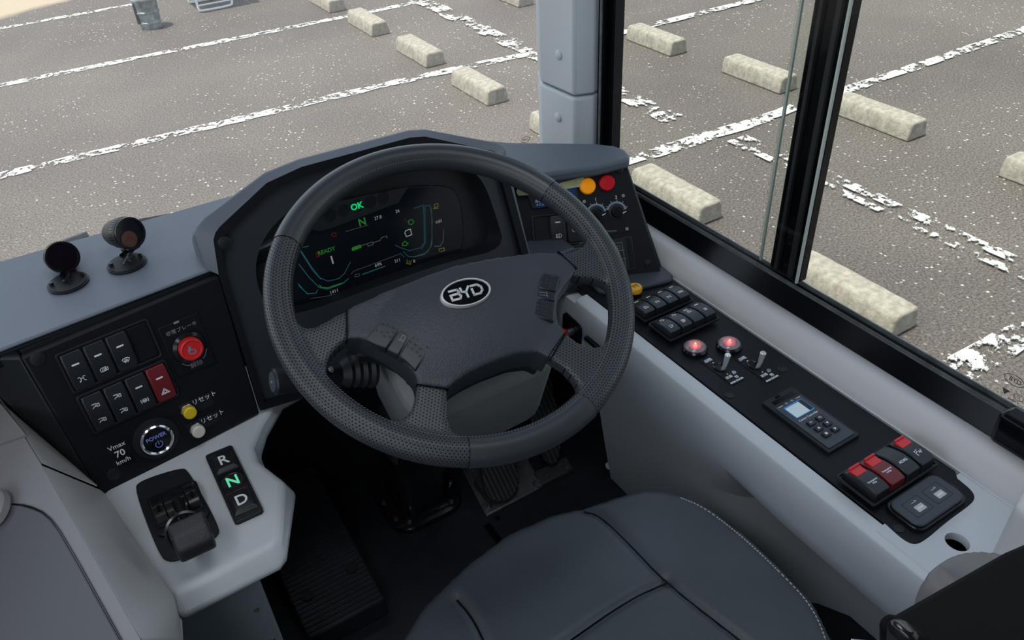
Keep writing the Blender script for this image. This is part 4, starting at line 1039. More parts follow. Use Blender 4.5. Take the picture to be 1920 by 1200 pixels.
# box with screws
FBx = Fr(V((.0, .700, .5)), (1, 0, 0), (0, 0, 1), (0, -1, 0))
bx = thing('fuse_box_cover', 'grey screwed box cover below the handbrake shelf', 'box', V((0, .7, 0)))
pb = [FBx.L(*p) for p in ((294, 1150), (466, 1056), (478, 1062))] + [(FBx.L(560, 1260)[0], -.5), (FBx.L(360, 1300)[0], -.5)]
b = B(); b.prism(pb, -.12, 0, FBx.M()); obj('cover', rel(b, V((0, .7, 0))), 'box', bx, bevel=.004, seg=3)
for px, py in ((322, 1163), (453, 1077), (481, 1143), (511, 1199)):
    q = FBx.at(px, py); o = obj('screw', B().lathe([(.0035, 0), (.0033, .0012), (.0012, .0014), (.001, .0004), (.0001, .0004)], 12), 'steel', bx); o.matrix_world = q.M()
# door panel wall
wl = thing('cab_door', 'grey cab door panel with a curved seam at the lower left', 'door', V((XD, .9, 0)))
def dpoly(pts, c=0): return FDr.P(pts, c)
fpts = [FDr.hit(*p) for p in [(77, 870), (264, 1200), (300, 1262), (-300, 1262), (-300, 540), (-40, 706), (0, 745)]]
b = B(); b.loft([[(p.x, p.y, 0) for p in fpts], fpts]); obj('frame_panel', rel(b, V((XD, .9, 0))), 'doorframe', wl)
b = B(); b.prism(dpoly([(-300, 565), (-40, 716), (0, 756), (48, 815), (0, 832), (-300, 915)], .004), 0, .004); o = obj('upper_band', b, 'doorframe', wl); o.matrix_world = FDr.M()
b = B(); b.prism(dpoly(smoothpoly([(-260, 936), (20, 943), (52, 946), (88, 962), (119, 1003), (235, 1213), (258, 1255), (-260, 1255)], 1), .0014), 0, .0014); o = obj('seam', b, 'gloss', wl); o.matrix_world = FDr.M()
b = B(); b.prism(dpoly(smoothpoly([(-260, 940), (20, 946), (50, 950), (85, 965), (115, 1005), (231, 1215), (253, 1255), (-260, 1255)], 1), .003), 0, .003); o = obj('door_leaf', b, 'door', wl, bevel=.001); o.matrix_world = FDr.M()
q = FDr.at(2, 958); b = B(); b.lathe([(.014, -.002), (.020, .006), (.019, .013), (.013, .018), (.0002, .020)], 28); b.bm.transform(Matrix.Diagonal((1.3, 1, 1, 1))); o = obj('knob', b, 'doorframe', wl); o.matrix_world = q.M()

# handbrake
q = FS.at(333, 967)
hb = thing('parking_brake', 'black parking brake lever on its rounded plate', 'brake lever', q)
def LS(px, py, c=0): return q.L(px, py, c)
pp = [LS(*p) for p in ((253, 922), (262, 905), (340, 880), (355, 885), (413, 990), (410, 1008), (345, 1050), (318, 1056), (300, 1045))]
obj('plate', B().prism(smoothpoly(pp, 2), 0, .004), 'black', hb, bevel=.0012)
b = B(); c0 = LS(336, 958)
hx0, hx1 = -.026, .026
for x0_, x1_, r_ in ((-.027, -.013, .0205), (-.013, .013, .0185), (.013, .027, .0205)):
    rings = []
    for x in (x0_, x1_):
        rings.append([(c0[0] + x, c0[1] + .002 + r_ * 1.25 * math.cos(t), .004 + r_ * .95 * math.sin(t)) for t in [PI * i / 12 for i in range(13)]])
    b.loft(rings)
obj('drum', b, 'gloss', hb, bevel=.001)
b = B(); b.prism(rrect(c0[0], c0[1], .062, .072, .008), .004, .008); obj('drum_base', b, 'gloss', hb, bevel=.001)
b = B()
for x in (-.0195, .0205): b.box(c0[0] + x - .002, c0[0] + x + .002, c0[1] - .010, c0[1] + .010, .0225, .0232)
b.box(c0[0] - .009, c0[0] + .009, c0[1] + .009, c0[1] + .011, .0195, .0205)
obj('drum_slot', b, 'rail', hb)
k0 = q.L(362, 1010, .045)
b = B(); b.tube([(c0[0] + .002, c0[1] - .008, .012), (c0[0] + .003, c0[1] - .016, .03), (k0[0], k0[1] + .004, .040)], .007, 14); obj('stem', b, 'gloss', hb)
b = B(); mr_ = Matrix.Translation((k0[0] - .004, k0[1] + .026, .034)) @ Matrix.Rotation(math.radians(48), 4, 'X')
b.lathe([(.0215, 0), (.0238, .001), (.0238, .003), (.021, .0038), (.019, .003)], 32, mr_, cap=False); obj('lift_ring', b, 'gloss', hb)
b = B(); gp = [(.018, .006), (.012, .018), (.004, .026), (-.012, .021), (-.026, .008), (-.026, -.008), (-.012, -.018), (.006, -.014)]
b.loft([[(k0[0] + sx_ * (.0130 if abs(sx_) > .9 else .0225), k0[1] + .004 + y * (.8 if abs(sx_) > .9 else 1), .046 + z * (.75 if abs(sx_) > .9 else 1)) for y, z in gp] for sx_ in (-1.6, -.9, 0, .9, 1.6)])
gm = baked(b, .0013, 60); obj('grip', gm, 'grip', hb)

# R N D selector
q = FS.at(439, 909)
gs = thing('gear_selector', 'black gear selector with R, N and D push buttons', 'gear selector', q)
a0, b0_ = 0, 0
obj('plate', B().prism(rrect(0, 0, .036, .137, .004), 0, .006), 'black', gs, bevel=.001)
for k_, (y, tx, mt) in enumerate(((.0405, 'R', 'ink'), (0, 'N', 'e_mint'), (-.0405, 'D', 'ink'))):
    b = B()
    b.prism(rrect(0, y, .030, .038, .002), .0058, .0068); bt_ = obj('button', b, 'gloss', gs, bevel=.0005)
    if tx == 'N':
        b = B(); b.lathe([(.0145, .0068), (.0140, .008), (.013, .007), (.0002, .0070)], 28, Matrix.Translation((0, y, 0))); obj('button_ring', b, 'rocker', bt_)
    else:
        b = B(); b.prism(rrect(0, y, .029, .035, .002), .0068, .0105, top=rrect(0, y, .021, .027, .002)); obj('button_cap', b, 'rocker', bt_)
    b = B(); text_into(b, tx, .0245, 0, y - .0005, .0072 if tx == 'N' else .0106, bold=.012 if tx != 'N' else .02, sx=.88); obj('letter', b, mt, bt_)

# ================================================================== STEERING WHEEL
TH = math.radians(27)
wc = dep(856, 543, .985)
FW = Fr(wc, (1, 0, 0), (0, math.cos(TH), math.sin(TH)), (0, -math.sin(TH), math.cos(TH)))
sw = thing('steering_wheel', 'black leather four-spoke steering wheel with an oval badge', 'steering wheel', FW)
R0, rr = .208, .017
def torus_arc(b, a0, a1, r, n, m_=20, cap=True, sq=1.0):
    rings = []
    for i in range(n + 1):
        t = a0 + (a1 - a0) * i / n; rings.append([((R0 + r * math.cos(p)) * math.cos(t), (R0 + r * math.cos(p)) * math.sin(t), r * sq * math.sin(p)) for p in [2 * PI * j / m_ for j in range(m_)]])
    b.loft(rings, cap=cap)
b = B()
rings = []
n = 160
vs = [[b.v(((R0 + rr * math.cos(p)) * math.cos(t), (R0 + rr * math.cos(p)) * math.sin(t), rr * math.sin(p))) for p in [2 * PI * j / 20 for j in range(20)]] for t in [2 * PI * i / n for i in range(n)]]
for i in range(n):
    for j in range(20): b.bm.faces.new((vs[i][j], vs[(i + 1) % n][j], vs[(i + 1) % n][(j + 1) % 20], vs[i][(j + 1) % 20]))
spokes = [
 [(656, 586), (620, 604), (592, 620), (570, 622), (552, 606), (522, 560), (515, 640), (560, 720), (640, 762), (636, 738), (618, 718), (611, 700), (615, 679), (630, 660), (656, 640)],
 [(782, 722), (776, 757), (769, 776), (754, 791), (727, 793), (700, 785), (720, 830), (800, 860), (880, 850), (880, 823), (859, 821), (844, 810), (838, 791), (836, 730)],
 [(1052, 628), (1080, 649), (1110, 658), (1129, 652), (1142, 635), (1165, 610), (1168, 680), (1130, 750), (1100, 770), (1074, 750), (1084, 738), (1076, 718), (1054, 694), (1022, 674)],
 [(1036, 483), (1069, 479), (1088, 472), (1097, 461), (1097, 448), (1088, 430), (1120, 420), (1160, 480), (1165, 560), (1150, 560), (1141, 544), (1131, 536), (1112, 529), (1091, 527), (1068, 522)]]
for s in spokes: b.prism(FW.P(s), -.010, .010)
obj('perforated_leather', baked(b, .0030, 6), 'perf', sw)
def ang(px, py): a, c = FW.L(px, py); return math.atan2(c, a)
aA, aB = ang(1035, 352), ang(527, 455)
aC, aD = ang(877, 850), ang(1112, 775)
for a0_, a1_ in ((aA, aB), (aC, aD)):
    if a1_ < a0_: a1_ += 2 * PI
    b = B(); torus_arc(b, a0_, a1_, rr + .0005, 60, 24); o = obj('smooth_grip', b, 'smooth', sw)
    b = B()
    for t in (a0_, a1_): torus_arc(b, t - .0035, t + .0035, rr + .0004, 1, 24)
    obj('seam', b, 'rail', o)
# stitches along the inside
b = B(); n = 330
for i in range(n):
    t = 2 * PI * i / n; ph = math.radians(140)
    a, c = FW.L(0, 0)
    p = V(((R0 + (rr + .0004) * math.cos(ph)) * math.cos(t), (R0 + (rr + .0004) * math.cos(ph)) * math.sin(t), (rr + .0004) * math.sin(ph)))
    P_ = FW.W(*p); skip = False
    m_ = Matrix.Translation(p) @ Matrix.Rotation(t + PI / 2 + .5, 4, 'Z')
    b.box(-.0013, .0013, -.0004, .0004, -.0006, .0006, m_)
obj('stitching', b, 'thread', sw)
# hub pad
pad = [(648, 590), (690, 570), (742, 547), (799, 525), (855, 508), (911, 496), (967, 487), (1012, 482), (1042, 483), (1064, 492), (1076, 512), (1070, 526), (1053, 547), (1042, 566), (1039, 592), (1043, 616), (1057, 632), (1031, 667), (1026, 679), (1005, 668), (967, 672), (911, 692), (870, 712), (847, 727), (838, 737), (810, 733), (782, 729), (777, 712), (761, 692), (735, 670), (705, 653), (675, 643), (649, 645)]
pp = FW.P(pad)
hc = FW.L(880, 600)
def dome(c):
    if c.z > 0: 
        d = math.hypot((c.x - hc[0]) / .12, (c.y - hc[1]) / .075); return V((c.x, c.y, c.z + .010 * max(0, 1 - d * d)))
    return c
b = B(); b.prism(pp, -.030, .0125)
obj('hub_pad', baked(b, .0030, 4, dome), 'hub', sw)
b = B(); low = [(hc[0] + (x - hc[0]) * .93, hc[1] + (y - hc[1]) * .9 - .004) for x, y in pp]; b.prism(low, -.045, -.026); obj('hub_back', b, 'black', sw, bevel=.004)
# seam lines at the leather ends
for e_ in ([(649, 588), (649, 647)], [(780, 728), (838, 737)], [(1058, 631), (1028, 680)], [(1042, 482), (1076, 513)]): obj('edge_seam', B().stroke(FW.P(e_), .0012, .004, .0095), 'rail', sw)
def Z7(x, y): return (480 + x / 2.6667, 480 + y / 2.6667)
def btn(pts, dots, top, lab=None, icon=None, off=.0):
    P_ = [FW.L(*Z7(*p), top) for p in pts]
    b = B(); b.prism(P_, .004, top); o = obj('wheel_button', b, 'wheelbtn', sw, bevel=.0014)
    b = B()
    for x, y in dots:
        a, c = FW.L(*Z7(x, y), top); b.lathe([(.0017, -.0002), (.0013, .0006), (.0001, .0008)], 8, Matrix.Translation((a, c, top)))
    if icon:
        for pl in icon: b.stroke([FW.L(*Z7(*p), top) for p in pl], .0006, top, .0003)
    if dots or icon: obj('grip_dots' if dots else 'horn_symbol', b, 'rocker' if dots else 'inkdim', o)
T = .0180
btn([(545, 415), (620, 330), (712, 368), (652, 462), (600, 440)], [(630, 345), (657, 348), (682, 358), (600, 372), (628, 380), (655, 382), (683, 380), (640, 402), (668, 405)], T)
btn([(716, 370), (772, 395), (712, 495), (655, 464)], [], T, icon=[[(735, 395), (748, 405), (735, 425), (722, 415), (735, 395)], [(728, 420), (735, 432)], [(712, 415), (722, 425)]])
btn([(776, 397), (865, 470), (798, 570), (755, 525), (715, 498)], [(785, 410), (808, 422), (835, 440), (855, 458), (770, 428), (795, 445), (822, 465), (755, 450), (780, 465), (805, 480), (820, 500)], T)
T2 = .0178
btn([(1437, 84), (1525, 100), (1500, 178), (1412, 160)], [(1440, 92), (1460, 96), (1482, 102), (1432, 112), (1455, 120), (1478, 122), (1428, 135), (1450, 138), (1472, 140), (1470, 155)], T2)
btn([(1411, 163), (1499, 181), (1494, 226), (1405, 208)], [], T2, icon=[[(1415, 180), (1455, 186), (1455, 198), (1418, 194)], [(1452, 180), (1458, 204)]])
btn([(1404, 211), (1493, 229), (1490, 328), (1400, 300), (1393, 285)], [(1412, 225), (1432, 228), (1455, 232), (1410, 245), (1435, 250), (1455, 255), (1410, 265), (1432, 270), (1452, 275), (1412, 285), (1435, 290), (1450, 295)], T2)
# badge
q_ = FW.at(873.5, 549.5, c=.0245)
la, lb = q_.L(873.5 + 49, 549.5 - 13), q_.L(873.5 + 4, 549.5 + 28)
aa = math.hypot(*la); rotb = math.atan2(la[1], la[0]); bbx = math.hypot(*lb)
bb2 = .0185; aa = .0315
print('badge', aa, bbx, math.degrees(rotb))
bd = B(); rings = []
for k_, z in ((1.0, -.004), (1.0, .0015), (.97, .003), (.92, .003), (.90, .0012)):
    rings.append([(x, y, z) for x, y in ell(0, 0, aa * k_, bb2 * (k_ if k_ > .95 else k_ - .02), 48)])
bd.loft(rings, cap=False); o = obj('badge', bd, 'silver', sw); o.matrix_world = q_.sub(0, 0, rotb).M()
b = B(); b.prism(ell(0, 0, aa * .91, bb2 * .89, 48), -.001, .0014); o2 = obj('badge_field', b, 'rail', o)
b = B(); w = .0026
# B
b.stroke([(-.0195, .0062), (-.0095, .0062), (-.0085, .003), (-.0095, .0006), (-.0185, .0006)], w, .0014, .0012); b.stroke([(-.0095, .0006), (-.0078, -.003), (-.0095, -.0062), (-.0195, -.0062), (-.0195, .0006)], w, .0014, .0012)
# Y
b.stroke([(-.0052, .0068), (-.0050, .0015), (0, .0005), (.0052, .0068)], w, .0014, .0012); b.stroke([(0, .0005), (0, -.0068)], w, .0014, .0012)
# D
b.stroke([(.0080, .0062), (.0160, .0062), (.0198, .0025), (.0198, -.0025), (.0160, -.0062), (.0080, -.0062), (.0080, .0020)], w, .0014, .0012)
obj('badge_letters', b, 'silver', o)

# ================================================================== STEERING COLUMN
AX = V((0, math.sin(TH), -math.cos(TH)))
colm = thing('steering_column', 'dark grey steering column cover below the wheel', 'steering column', V((.42, 1.12, 0)))
O7 = V((.42, 1.12, 0))
b = B()
# cover in wheel axes: sections by depth along axis
def sect(d, cx_, cy_, w, h): return [tuple(FW.W(x, y, -d) - O7) for x, y in rrect(cx_, cy_, w, h, min(w, h) * .25, 4)]
b.loft([sect(.055, .01, -.02, .17, .10), sect(.09, .01, -.035, .22, .15), sect(.20, .01, -.05, .21, .16), sect(.30, .012, -.045, .12, .12), sect(.34, .014, -.04, .09, .09)])
obj('cover', b, 'column', colm, bevel=.006, seg=3)
b = B(); pth = [FW.W(.012, -.03, -.32) - O7, FW.W(.015, -.02, -.5) - O7, FW.W(.017, -.012, -.58) - O7]
b.tube(pth, .045, 16); obj('tube', b, 'gloss', colm)
# bellows + base near the floor
base = onz(812, 985, .0); base = V((.42, 1.12, 0))
bl = thing('column_boot', 'black rubber boot of the steering column on the floor', 'boot', base)
c1_ = onz(815, 955, .06); c1_ = V((c1_.x, c1_.y, .06))
def bloc(x, y, z): return V((x, y, z)) - base
def ringat(cx_, cy_, z, w, h, r): return [tuple(bloc(x, y, z)) for x, y in rrect(cx_, cy_, w, h, r, 5)]
b = B(); bc = V((.405, 1.165, 0))
b.loft([ringat(bc.x, bc.y, .0, .165, .19, .045), ringat(bc.x, bc.y, .014, .165, .19, .045), ringat(bc.x, bc.y, .020, .145, .17, .04)]); obj('base_flange', b, 'gloss', bl, bevel=.003)
b = B(); b.loft([ringat(bc.x, bc.y - .005, .02, .110, .13, .03), ringat(bc.x, bc.y - .015, .17, .100, .11, .03)]); obj('boot_body', b, 'gloss', bl, bevel=.004)
b = B(); rr_ = []
for i in range(13):
    z = .17 + i * .010; k = .094 if i % 2 else .106
    rr_.append(ringat(bc.x, bc.y - .015 - i * .003, z, k, k * .95, .03))
b.loft(rr_); obj('bellows', b, 'rubber', bl)
for dx, dy in ((-.072, .0), (-.05, -.08), (.05, -.08), (.074, -.03), (-.070, -.055)):
    b = B(); b.cyl(bc.x + dx - base.x, bc.y + dy - base.y, .02, .026, .005, .004, 10); obj('bolt', b, 'steel', bl)

# stalk with gaiter on the left
kx = FW.at(512, 716, c=-.055)
st = thing('column_stalk', 'black multifunction stalk with round end knob left of the column', 'stalk', kx)
tip = kx.o; rt = FW.hit(690, 692, -.085)
axs = (rt - tip).normalized(); up = V((0, 0, 1)); xx = axs.cross(up).normalized(); yy = xx.cross(axs)
def stm(off): m = Matrix((xx, yy, axs)).transposed().to_4x4(); m.translation = tip + axs * off; return kx.M().inverted() @ m
Ls = (rt - tip).length
b = B(); b.lathe([(.0135, .0), (.0155, .002), (.0155, .034), (.0125, .038), (.0125, Ls * .74)], 28, stm(0)); body = obj('stalk_body', b, 'black', st)
b = B(); b.lathe([(.0118, -.0012), (.0118, .0005)], 24, stm(0)); obj('end_cap', b, 'hoodside', body)
b = B(); b.cyl(0, 0, -.0022, -.001, .0016, n=10, m=stm(0)); obj('end_dot', b, 'inkdim', body)
b = B(); 
for off, kind in ((.045, 'hazard'), (.066, 'screen'), (.085, 'brake')):
    mm = stm(off) @ Matrix.Rotation(math.radians(0), 4, 'Z')
    fx = Matrix.Translation((0, 0, 0))
    for pl in ICONS[kind]:
        pts3 = [mm @ V((.0129 * math.sin(.5 + x * .28), .0129 * math.cos(.5 + x * .28), y * .0035)) for x, y in pl]
        b.tube(pts3, .00035, 4)
obj('symbol', b, 'ink', body)
b = B(); prof = []
for i in range(9): prof.append(((.016 + .0014 * i * .6) + (.0022 if i % 2 else 0), Ls * .72 + i * .0048))
b.lathe([(.012, Ls * .68)] + prof, 28, stm(0)); obj('gaiter', b, 'black', st)

# ================================================================== FLOOR ITEMS
# pedals
pl_ = onz(940, 920, .01)
bp_ = thing('brake_pedal', 'ribbed brake pedal on a metal floor plate', 'pedal', V((pl_.x, pl_.y, 0)))
op = V((pl_.x, pl_.y, 0))
F0 = flat(.006)
quad = F0.P([(856, 862), (912, 968), (1018, 912), (962, 808)])
b = B(); b.prism(quad, .0, .008); b.bm.transform(Matrix.Translation(-op)); obj('floor_plate', b, 'dullsteel', bp_, bevel=.003)
for px, py in ((913, 951), (1008, 908), (886, 876)):
    a = F0.hit(px, py) - op; b = B(); b.cyl(a.x, a.y, .008, .010, .012, n=16); b.cyl(a.x, a.y, .010, .017, .007, .006, 6); obj('bolt', b, 'steel', bp_)
heel = F0.hit(938, 935); 
FPd = Fr(V((heel.x, heel.y, .035)), (math.cos(.02), .0, 0), (0, math.cos(math.radians(38)), math.sin(math.radians(38))), (0, -math.sin(math.radians(38)), math.cos(math.radians(38))))
def pedal(FPd, outline, ribs, parent, origin, nm='pad'):
    P_ = smoothpoly(FPd.P(outline), 2)
    b = B(); b.prism(P_, -.010, .0, FPd.M()); b.bm.transform(Matrix.Translation(-origin)); pd = obj(nm, b, 'rubber', parent, bevel=.002)
    b = B(); xs = [p[0] for p in P_]; x0, x1 = min(xs), max(xs); 
    for k_ in range(ribs):
        x = x0 + (x1 - x0) * (k_ + 1) / (ribs + 1)
        yy = sorted([P_[i][1] + (x - P_[i][0]) / (P_[(i + 1) % len(P_)][0] - P_[i][0]) * (P_[(i + 1) % len(P_)][1] - P_[i][1]) for i in range(len(P_)) if (P_[i][0] - x) * (P_[(i + 1) % len(P_)][0] - x) < 0])
        if len(yy) < 2: continue
        b.box(x - .0018, x + .0018, yy[0] + .004, yy[-1] - .004, 0, .003, FPd.M())
    b.bm.transform(Matrix.Translation(-origin)); obj('ribs', b, 'bodydark', pd)
    return pd
pd = pedal(FPd, [(898, 850), (908, 925), (925, 942), (950, 942), (970, 925), (974, 895), (950, 800), (890, 810)], 9, bp_, op)
for px, py in ((922, 916), (961, 897)):
    o = obj('pin', B().cyl(0, 0, 0, .008, .004, n=10), 'steel', pd); o.matrix_world = FPd.at(px, py).M()
b = B(); b.box(heel.x - .03, heel.x + .03, heel.y - .0, heel.y + .06, .008, .035); b.bm.transform(Matrix.Translation(-op)); obj('hinge', b, 'bodydark', bp_, bevel=.004)
al = onz(1030, 880, .01); oa = V((al.x, al.y, 0))
ap = thing('accelerator_pedal', 'long ribbed accelerator pedal right of the brake pedal', 'pedal', oa)
FPa = Fr(V((al.x, al.y, .03)), (1, 0, 0), (0, math.cos(math.radians(45)), math.sin(math.radians(45))), (0, -math.sin(math.radians(45)), math.cos(math.radians(45))))
pedal(FPa, [(1015, 880), (1062, 862), (1020, 640), (965, 650)], 8, ap, oa)
b = B(); b.prism(F0.P([(1000, 888), (1015, 912), (1075, 882), (1062, 858)]), 0, .012); b.bm.transform(Matrix.Translation(-oa)); obj('heel_bracket', b, 'bodydark', ap, bevel=.003)
for px, py in ((1024, 899), (1064, 884)):
    a = F0.hit(px, py) - oa; b = B(); b.cyl(a.x, a.y, .012, .018, .006, .005, 8); obj('bolt', b, 'steel', ap)
# footrest
zf = .05
ft = thing('footrest', 'ribbed black rubber footrest on the cab floor', 'footrest', V((.2, 1.1, 0)))
of = V((.2, 1.1, 0))
c_a, c_b = onz(722, 1122, zf), onz(577, 1199, zf); 
xa, xb, ya = c_b.x, c_a.x, (c_a.y + c_b.y) / 2
LF = .34
top_ = lambda y: zf + (y - ya) * .18
b = B(); b.loft([[(xa, ya, 0), (xb, ya, 0), (xb, ya, zf), (xa, ya, zf)], [(xa, ya + LF, 0), (xb, ya + LF, 0), (xb, ya + LF, top_(ya + LF)), (xa, ya + LF, top_(ya + LF))]]); b.bm.transform(Matrix.Translation(-of)); obj('body', b, 'mat', ft, bevel=.005)
b = B()
for i in range(34):
    y = ya + .010 + i * .0098
    b.box(xa + .004, xb - .004, y - .0022, y + .0022, top_(y) - .002, top_(y) + .0022)
b.bm.transform(Matrix.Translation(-of)); obj('ribs', b, 'mat', ft, bevel=.0008)
for x, y in ((xa + .03, ya + .075), (xb - .028, ya + .085), (xa + .03, ya + .25), (xb - .028, ya + .25)):
    o = obj('plug', B().cyl(x - of.x, y - of.y, top_(y) - .004, top_(y) + .004, .011, n=20), 'rubber', ft, bevel=.001)
# floor mat panel lines
fmx = thing('floor_hatch', 'dark vinyl floor hatch in front of the seat', 'floor hatch', V((.5, .9, 0)))
pa = [onz(*p, .0) for p in ((905, 985), (1170, 925), (1330, 1100), (1000, 1130))]
b = B(); b.prism([(pa[0].x, pa[0].y), (.775, 1.02), (.775, .30), (pa[0].x, .30)], .0005, .004); b.bm.transform(Matrix.Translation((-.5, -.9, 0))); obj('panel', b, 'mat', fmx, bevel=.001)
b = B(); s0, s1 = onz(912, 985, .004), onz(936, 1028, .004); b.box(s0.x - .005 - .5, s0.x + .008 - .5, s1.y - .9, s0.y - .9, .004, .007); obj('slot', b, 'rail', fmx)
b = B(); s0 = onz(932, 972, .004); b.cyl(s0.x - .5, s0.y - .9, .004, .006, .006, n=14); obj('latch', b, 'gloss', fmx)
b = B(); s0 = onz(1143, 873, .0)
wc_ = tag(obj('wall_clip', B().lathe([(.008, 0), (.008, .004), (.005, .007), (.0002, .008)], 16), 'white', fr=Fr(onx(1142, 873, .783), (0, -1, 0), (0, 0, 1), (-1, 0, 0))), 'small pale clip low on the inner console wall near the floor', 'clip')

# ================================================================== SEAT
st_ = thing('driver_chair', 'charcoal leather driver seat with stitched bolsters', 'seat', V((.4, .35, 0)))
os_ = V((.4, .35, 0)); HZ = .42
out = [(745, 1215), (790, 1140), (870, 1062), (950, 1002), (1030, 966), (1105, 948), (1165, 928), (1200, 918), (1240, 918), (1290, 930), (1330, 950), (1400, 1004), (1480, 1080), (1530, 1135), (1560, 1200)]
P_ = [(p.x, p.y) for p in (onz(*q_, HZ) for q_ in out)]
P_ += [(.640, .15), (.20, .15), (P_[0][0] - .005, P_[0][1] - .1)]
seams = [smoothpoly([tuple(onz(*p, HZ + .01)[:2]) for p in ((1095, 950), (1125, 958), (1180, 1010), (1250, 1084), (1400, 1200), (1500, 1275))], 2, False),
         smoothpoly([tuple(onz(*p, HZ + .01)[:2]) for p in ((1250, 1084), (1180, 1115), (1060, 1198), (1000, 1240))], 2, False),
         smoothpoly([tuple(onz(*p, HZ + .01)[:2]) for p in ((856, 1116), (885, 1150), (912, 1205), (940, 1260))], 2, False)]
def dseg(p, a, b_):
    ab = b_ - a; t = max(0, min(1, (p - a).dot(ab) / ab.length_squared)); return (p - a - ab * t).length
def sdisp(c):
    if c.z < HZ - .035: return c
    p = V((c.x, c.y)); z = c.z
    for s in seams:
        d = min(dseg(p, V(s[i]), V(s[i + 1])) for i in range(len(s) - 1))
        z -= .006 * math.exp(-(d / .006) ** 2)
    return V((c.x, c.y, z))
b = B(); b.prism(P_, .30, HZ + .004); cu_ = baked(b, .005, 14, sdisp)
cu_.transform(Matrix.Translation(-os_)); obj('cushion', cu_, 'seatl', st_)
sm = B()
for s in seams: sm.tube([(x - os_.x, y - os_.y, HZ - .0010) for x, y in s], .0013, 6)
obj('seam', sm, 'rail', st_)
# stitched outer edge
edge = smoothpoly([tuple(onz(*p, HZ - .0)[:2]) for p in ((1275, 936), (1320, 954), (1395, 1012), (1473, 1087), (1520, 1138), (1548, 1200), (1560, 1260))], 3, False)
b = B(); acc = 0
for (x0, y0_), (x1, y1_) in zip(edge, edge[1:]):
    L_ = math.hypot(x1 - x0, y1_ - y0_); k = max(1, round(L_ / .0055))
    for i in range(k):
        t0_, t1_ = i / k, (i + .6) / k
        b.tube([(x0 + (x1 - x0) * t0_ - os_.x, y0_ + (y1_ - y0_) * t0_ - os_.y, HZ + .0035), (x0 + (x1 - x0) * t1_ - os_.x, y0_ + (y1_ - y0_) * t1_ - os_.y, HZ + .0035)], .0009, 5)
obj('stitching', b, 'threadw', st_)
b = B(); b.box(-.19, .21, -.2, .2, 0, .30); obj('pedestal', b, 'bodydark', st_, bevel=.01)
# backrest with right bolster
b = B(); yb = .16
BO = Fr(V((.5, yb, .8)), (1, 0, 0), (0, 0, 1), (0, -1, 0))
bp2 = BO.P(smoothpoly([(1722, 1212), (1728, 1165), (1745, 1118), (1772, 1080), (1810, 1056), (1850, 1047), (1900, 1050), (1928, 1062), (1935, 1095), (1800, 1185), (1740, 1235)], 1))
b.prism(bp2, -.012, .05, BO.M()); bk2 = baked(b, .005, 5); bk2.transform(Matrix.Translation(-os_)); obj('side_bolster', bk2, 'bolster', st_)
b = B(); ed = [BO.hit(*p, .0) for p in smoothpoly([(1790, 1068), (1830, 1056), (1870, 1057), (1920, 1070), (1960, 1082)], 2, False)]
for p, q_ in zip(ed, ed[1:]):
    for i in range(3):
        a0_, a1_ = p.lerp(q_, i / 3) - os_, p.lerp(q_, (i + .6) / 3) - os_
        b.tube([a0_ + V((0, -.049, .0)), a1_ + V((0, -.049, .0))], .0006, 5)
obj('stitching', b, 'threadw', st_)
b = B(); b.box(-.20, .19, -.30, -.19, .32, .72); obj('backrest', b, 'seatl', st_, bevel=.03, seg=4)
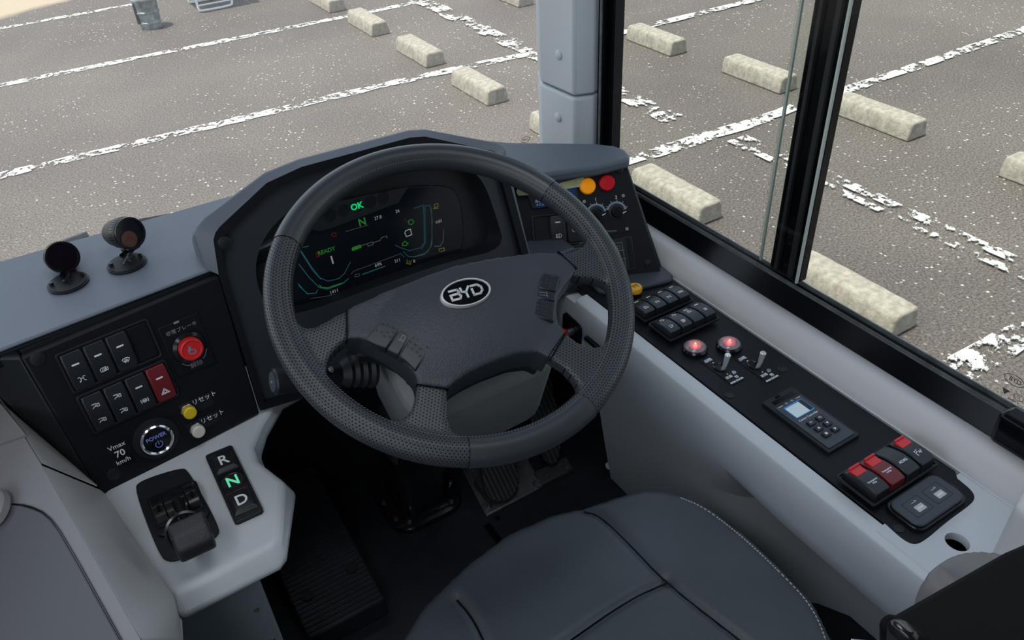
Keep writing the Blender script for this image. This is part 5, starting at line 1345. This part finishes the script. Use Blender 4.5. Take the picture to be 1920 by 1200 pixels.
# black armrest / shell
FAr = Fr(V((.42, .10, .90)), (1, 0, 0), (0, 0, 1), (0, -1, 0))
b = B(); b.prism(FAr.P([(1692, 1208), (1712, 1188), (1726, 1190), (1930, 1066), (1985, 1040), (1985, 1260), (1690, 1260)]), -.015, .03, FAr.M()); b.bm.transform(Matrix.Translation(-os_)); obj('side_shell', b, 'matte', st_, bevel=.003)
b = B(); b.prism(FAr.P([(1668, 1240), (1672, 1185), (1684, 1168), (1702, 1168), (1722, 1180), (1716, 1240)]), -.004, .008, FAr.M()); b.bm.transform(Matrix.Translation(-os_)); obj('belt_guide', b, 'gloss', st_, bevel=.003)
FK = Fr(V((.40, .14, .75)), (1, 0, 0), (0, 0, 1), (0, -1, 0))
b = B(); b.prism(FK.P([(1590, 1206), (1595, 1196), (1640, 1200), (1650, 1230), (1590, 1230)]), 0, .004, FK.M()); b.bm.transform(Matrix.Translation(-os_)); obj('buckle_tongue', b, 'chrome', st_, bevel=.001)

# ================================================================== LIGHT
w = bpy.data.worlds.new('world'); sc.world = w; w.use_nodes = True
nt = w.node_tree; bg = nt.nodes['Background']; sky = nt.nodes.new('ShaderNodeTexSky'); sky.sky_type = 'NISHITA'
sky.sun_disc = False; sky.sun_elevation = math.radians(62); sky.sun_rotation = math.radians(-70); sky.altitude = 50
hs = nt.nodes.new('ShaderNodeHueSaturation'); hs.inputs['Saturation'].default_value = .55; nt.links.new(sky.outputs[0], hs.inputs['Color']); nt.links.new(hs.outputs[0], bg.inputs[0]); bg.inputs[1].default_value = .30
sl_ = bpy.data.lights.new('sun', 'SUN'); so = bpy.data.objects.new('sun', sl_); COL.objects.link(so)
sd = V((-.27, .05, .96)); so.rotation_euler = sd.to_track_quat('Z', 'Y').to_euler(); sl_.energy = 5.0; sl_.angle = .009; sl_.color = (1, .96, .88)
# fill lights added under the ceiling to brighten the interior
for (x, y, e, sx_, sy_) in ((.30, .45, 3.6, .6, .3), (-.6, -.6, 12.0, .3, 2.0)):
    ll = bpy.data.lights.new('interior_fill', 'AREA'); ll.shape = 'RECTANGLE'; ll.size = sx_; ll.size_y = sy_; ll.energy = e; ll.color = (.88, .93, 1)
    lo = bpy.data.objects.new('interior_fill', ll); COL.objects.link(lo); lo.location = (x, y, 2.0)
sc.view_settings.view_transform = 'Standard'; sc.view_settings.look = 'None'; sc.view_settings.gamma = 1; sc.view_settings.use_curve_mapping = False
sc.view_settings.exposure = 0.0
sc.cycles.max_bounces = 8; sc.cycles.transparent_max_bounces = 12; sc.cycles.caustics_reflective = False; sc.cycles.caustics_refractive = False
sc.cycles.sample_clamp_indirect = 4
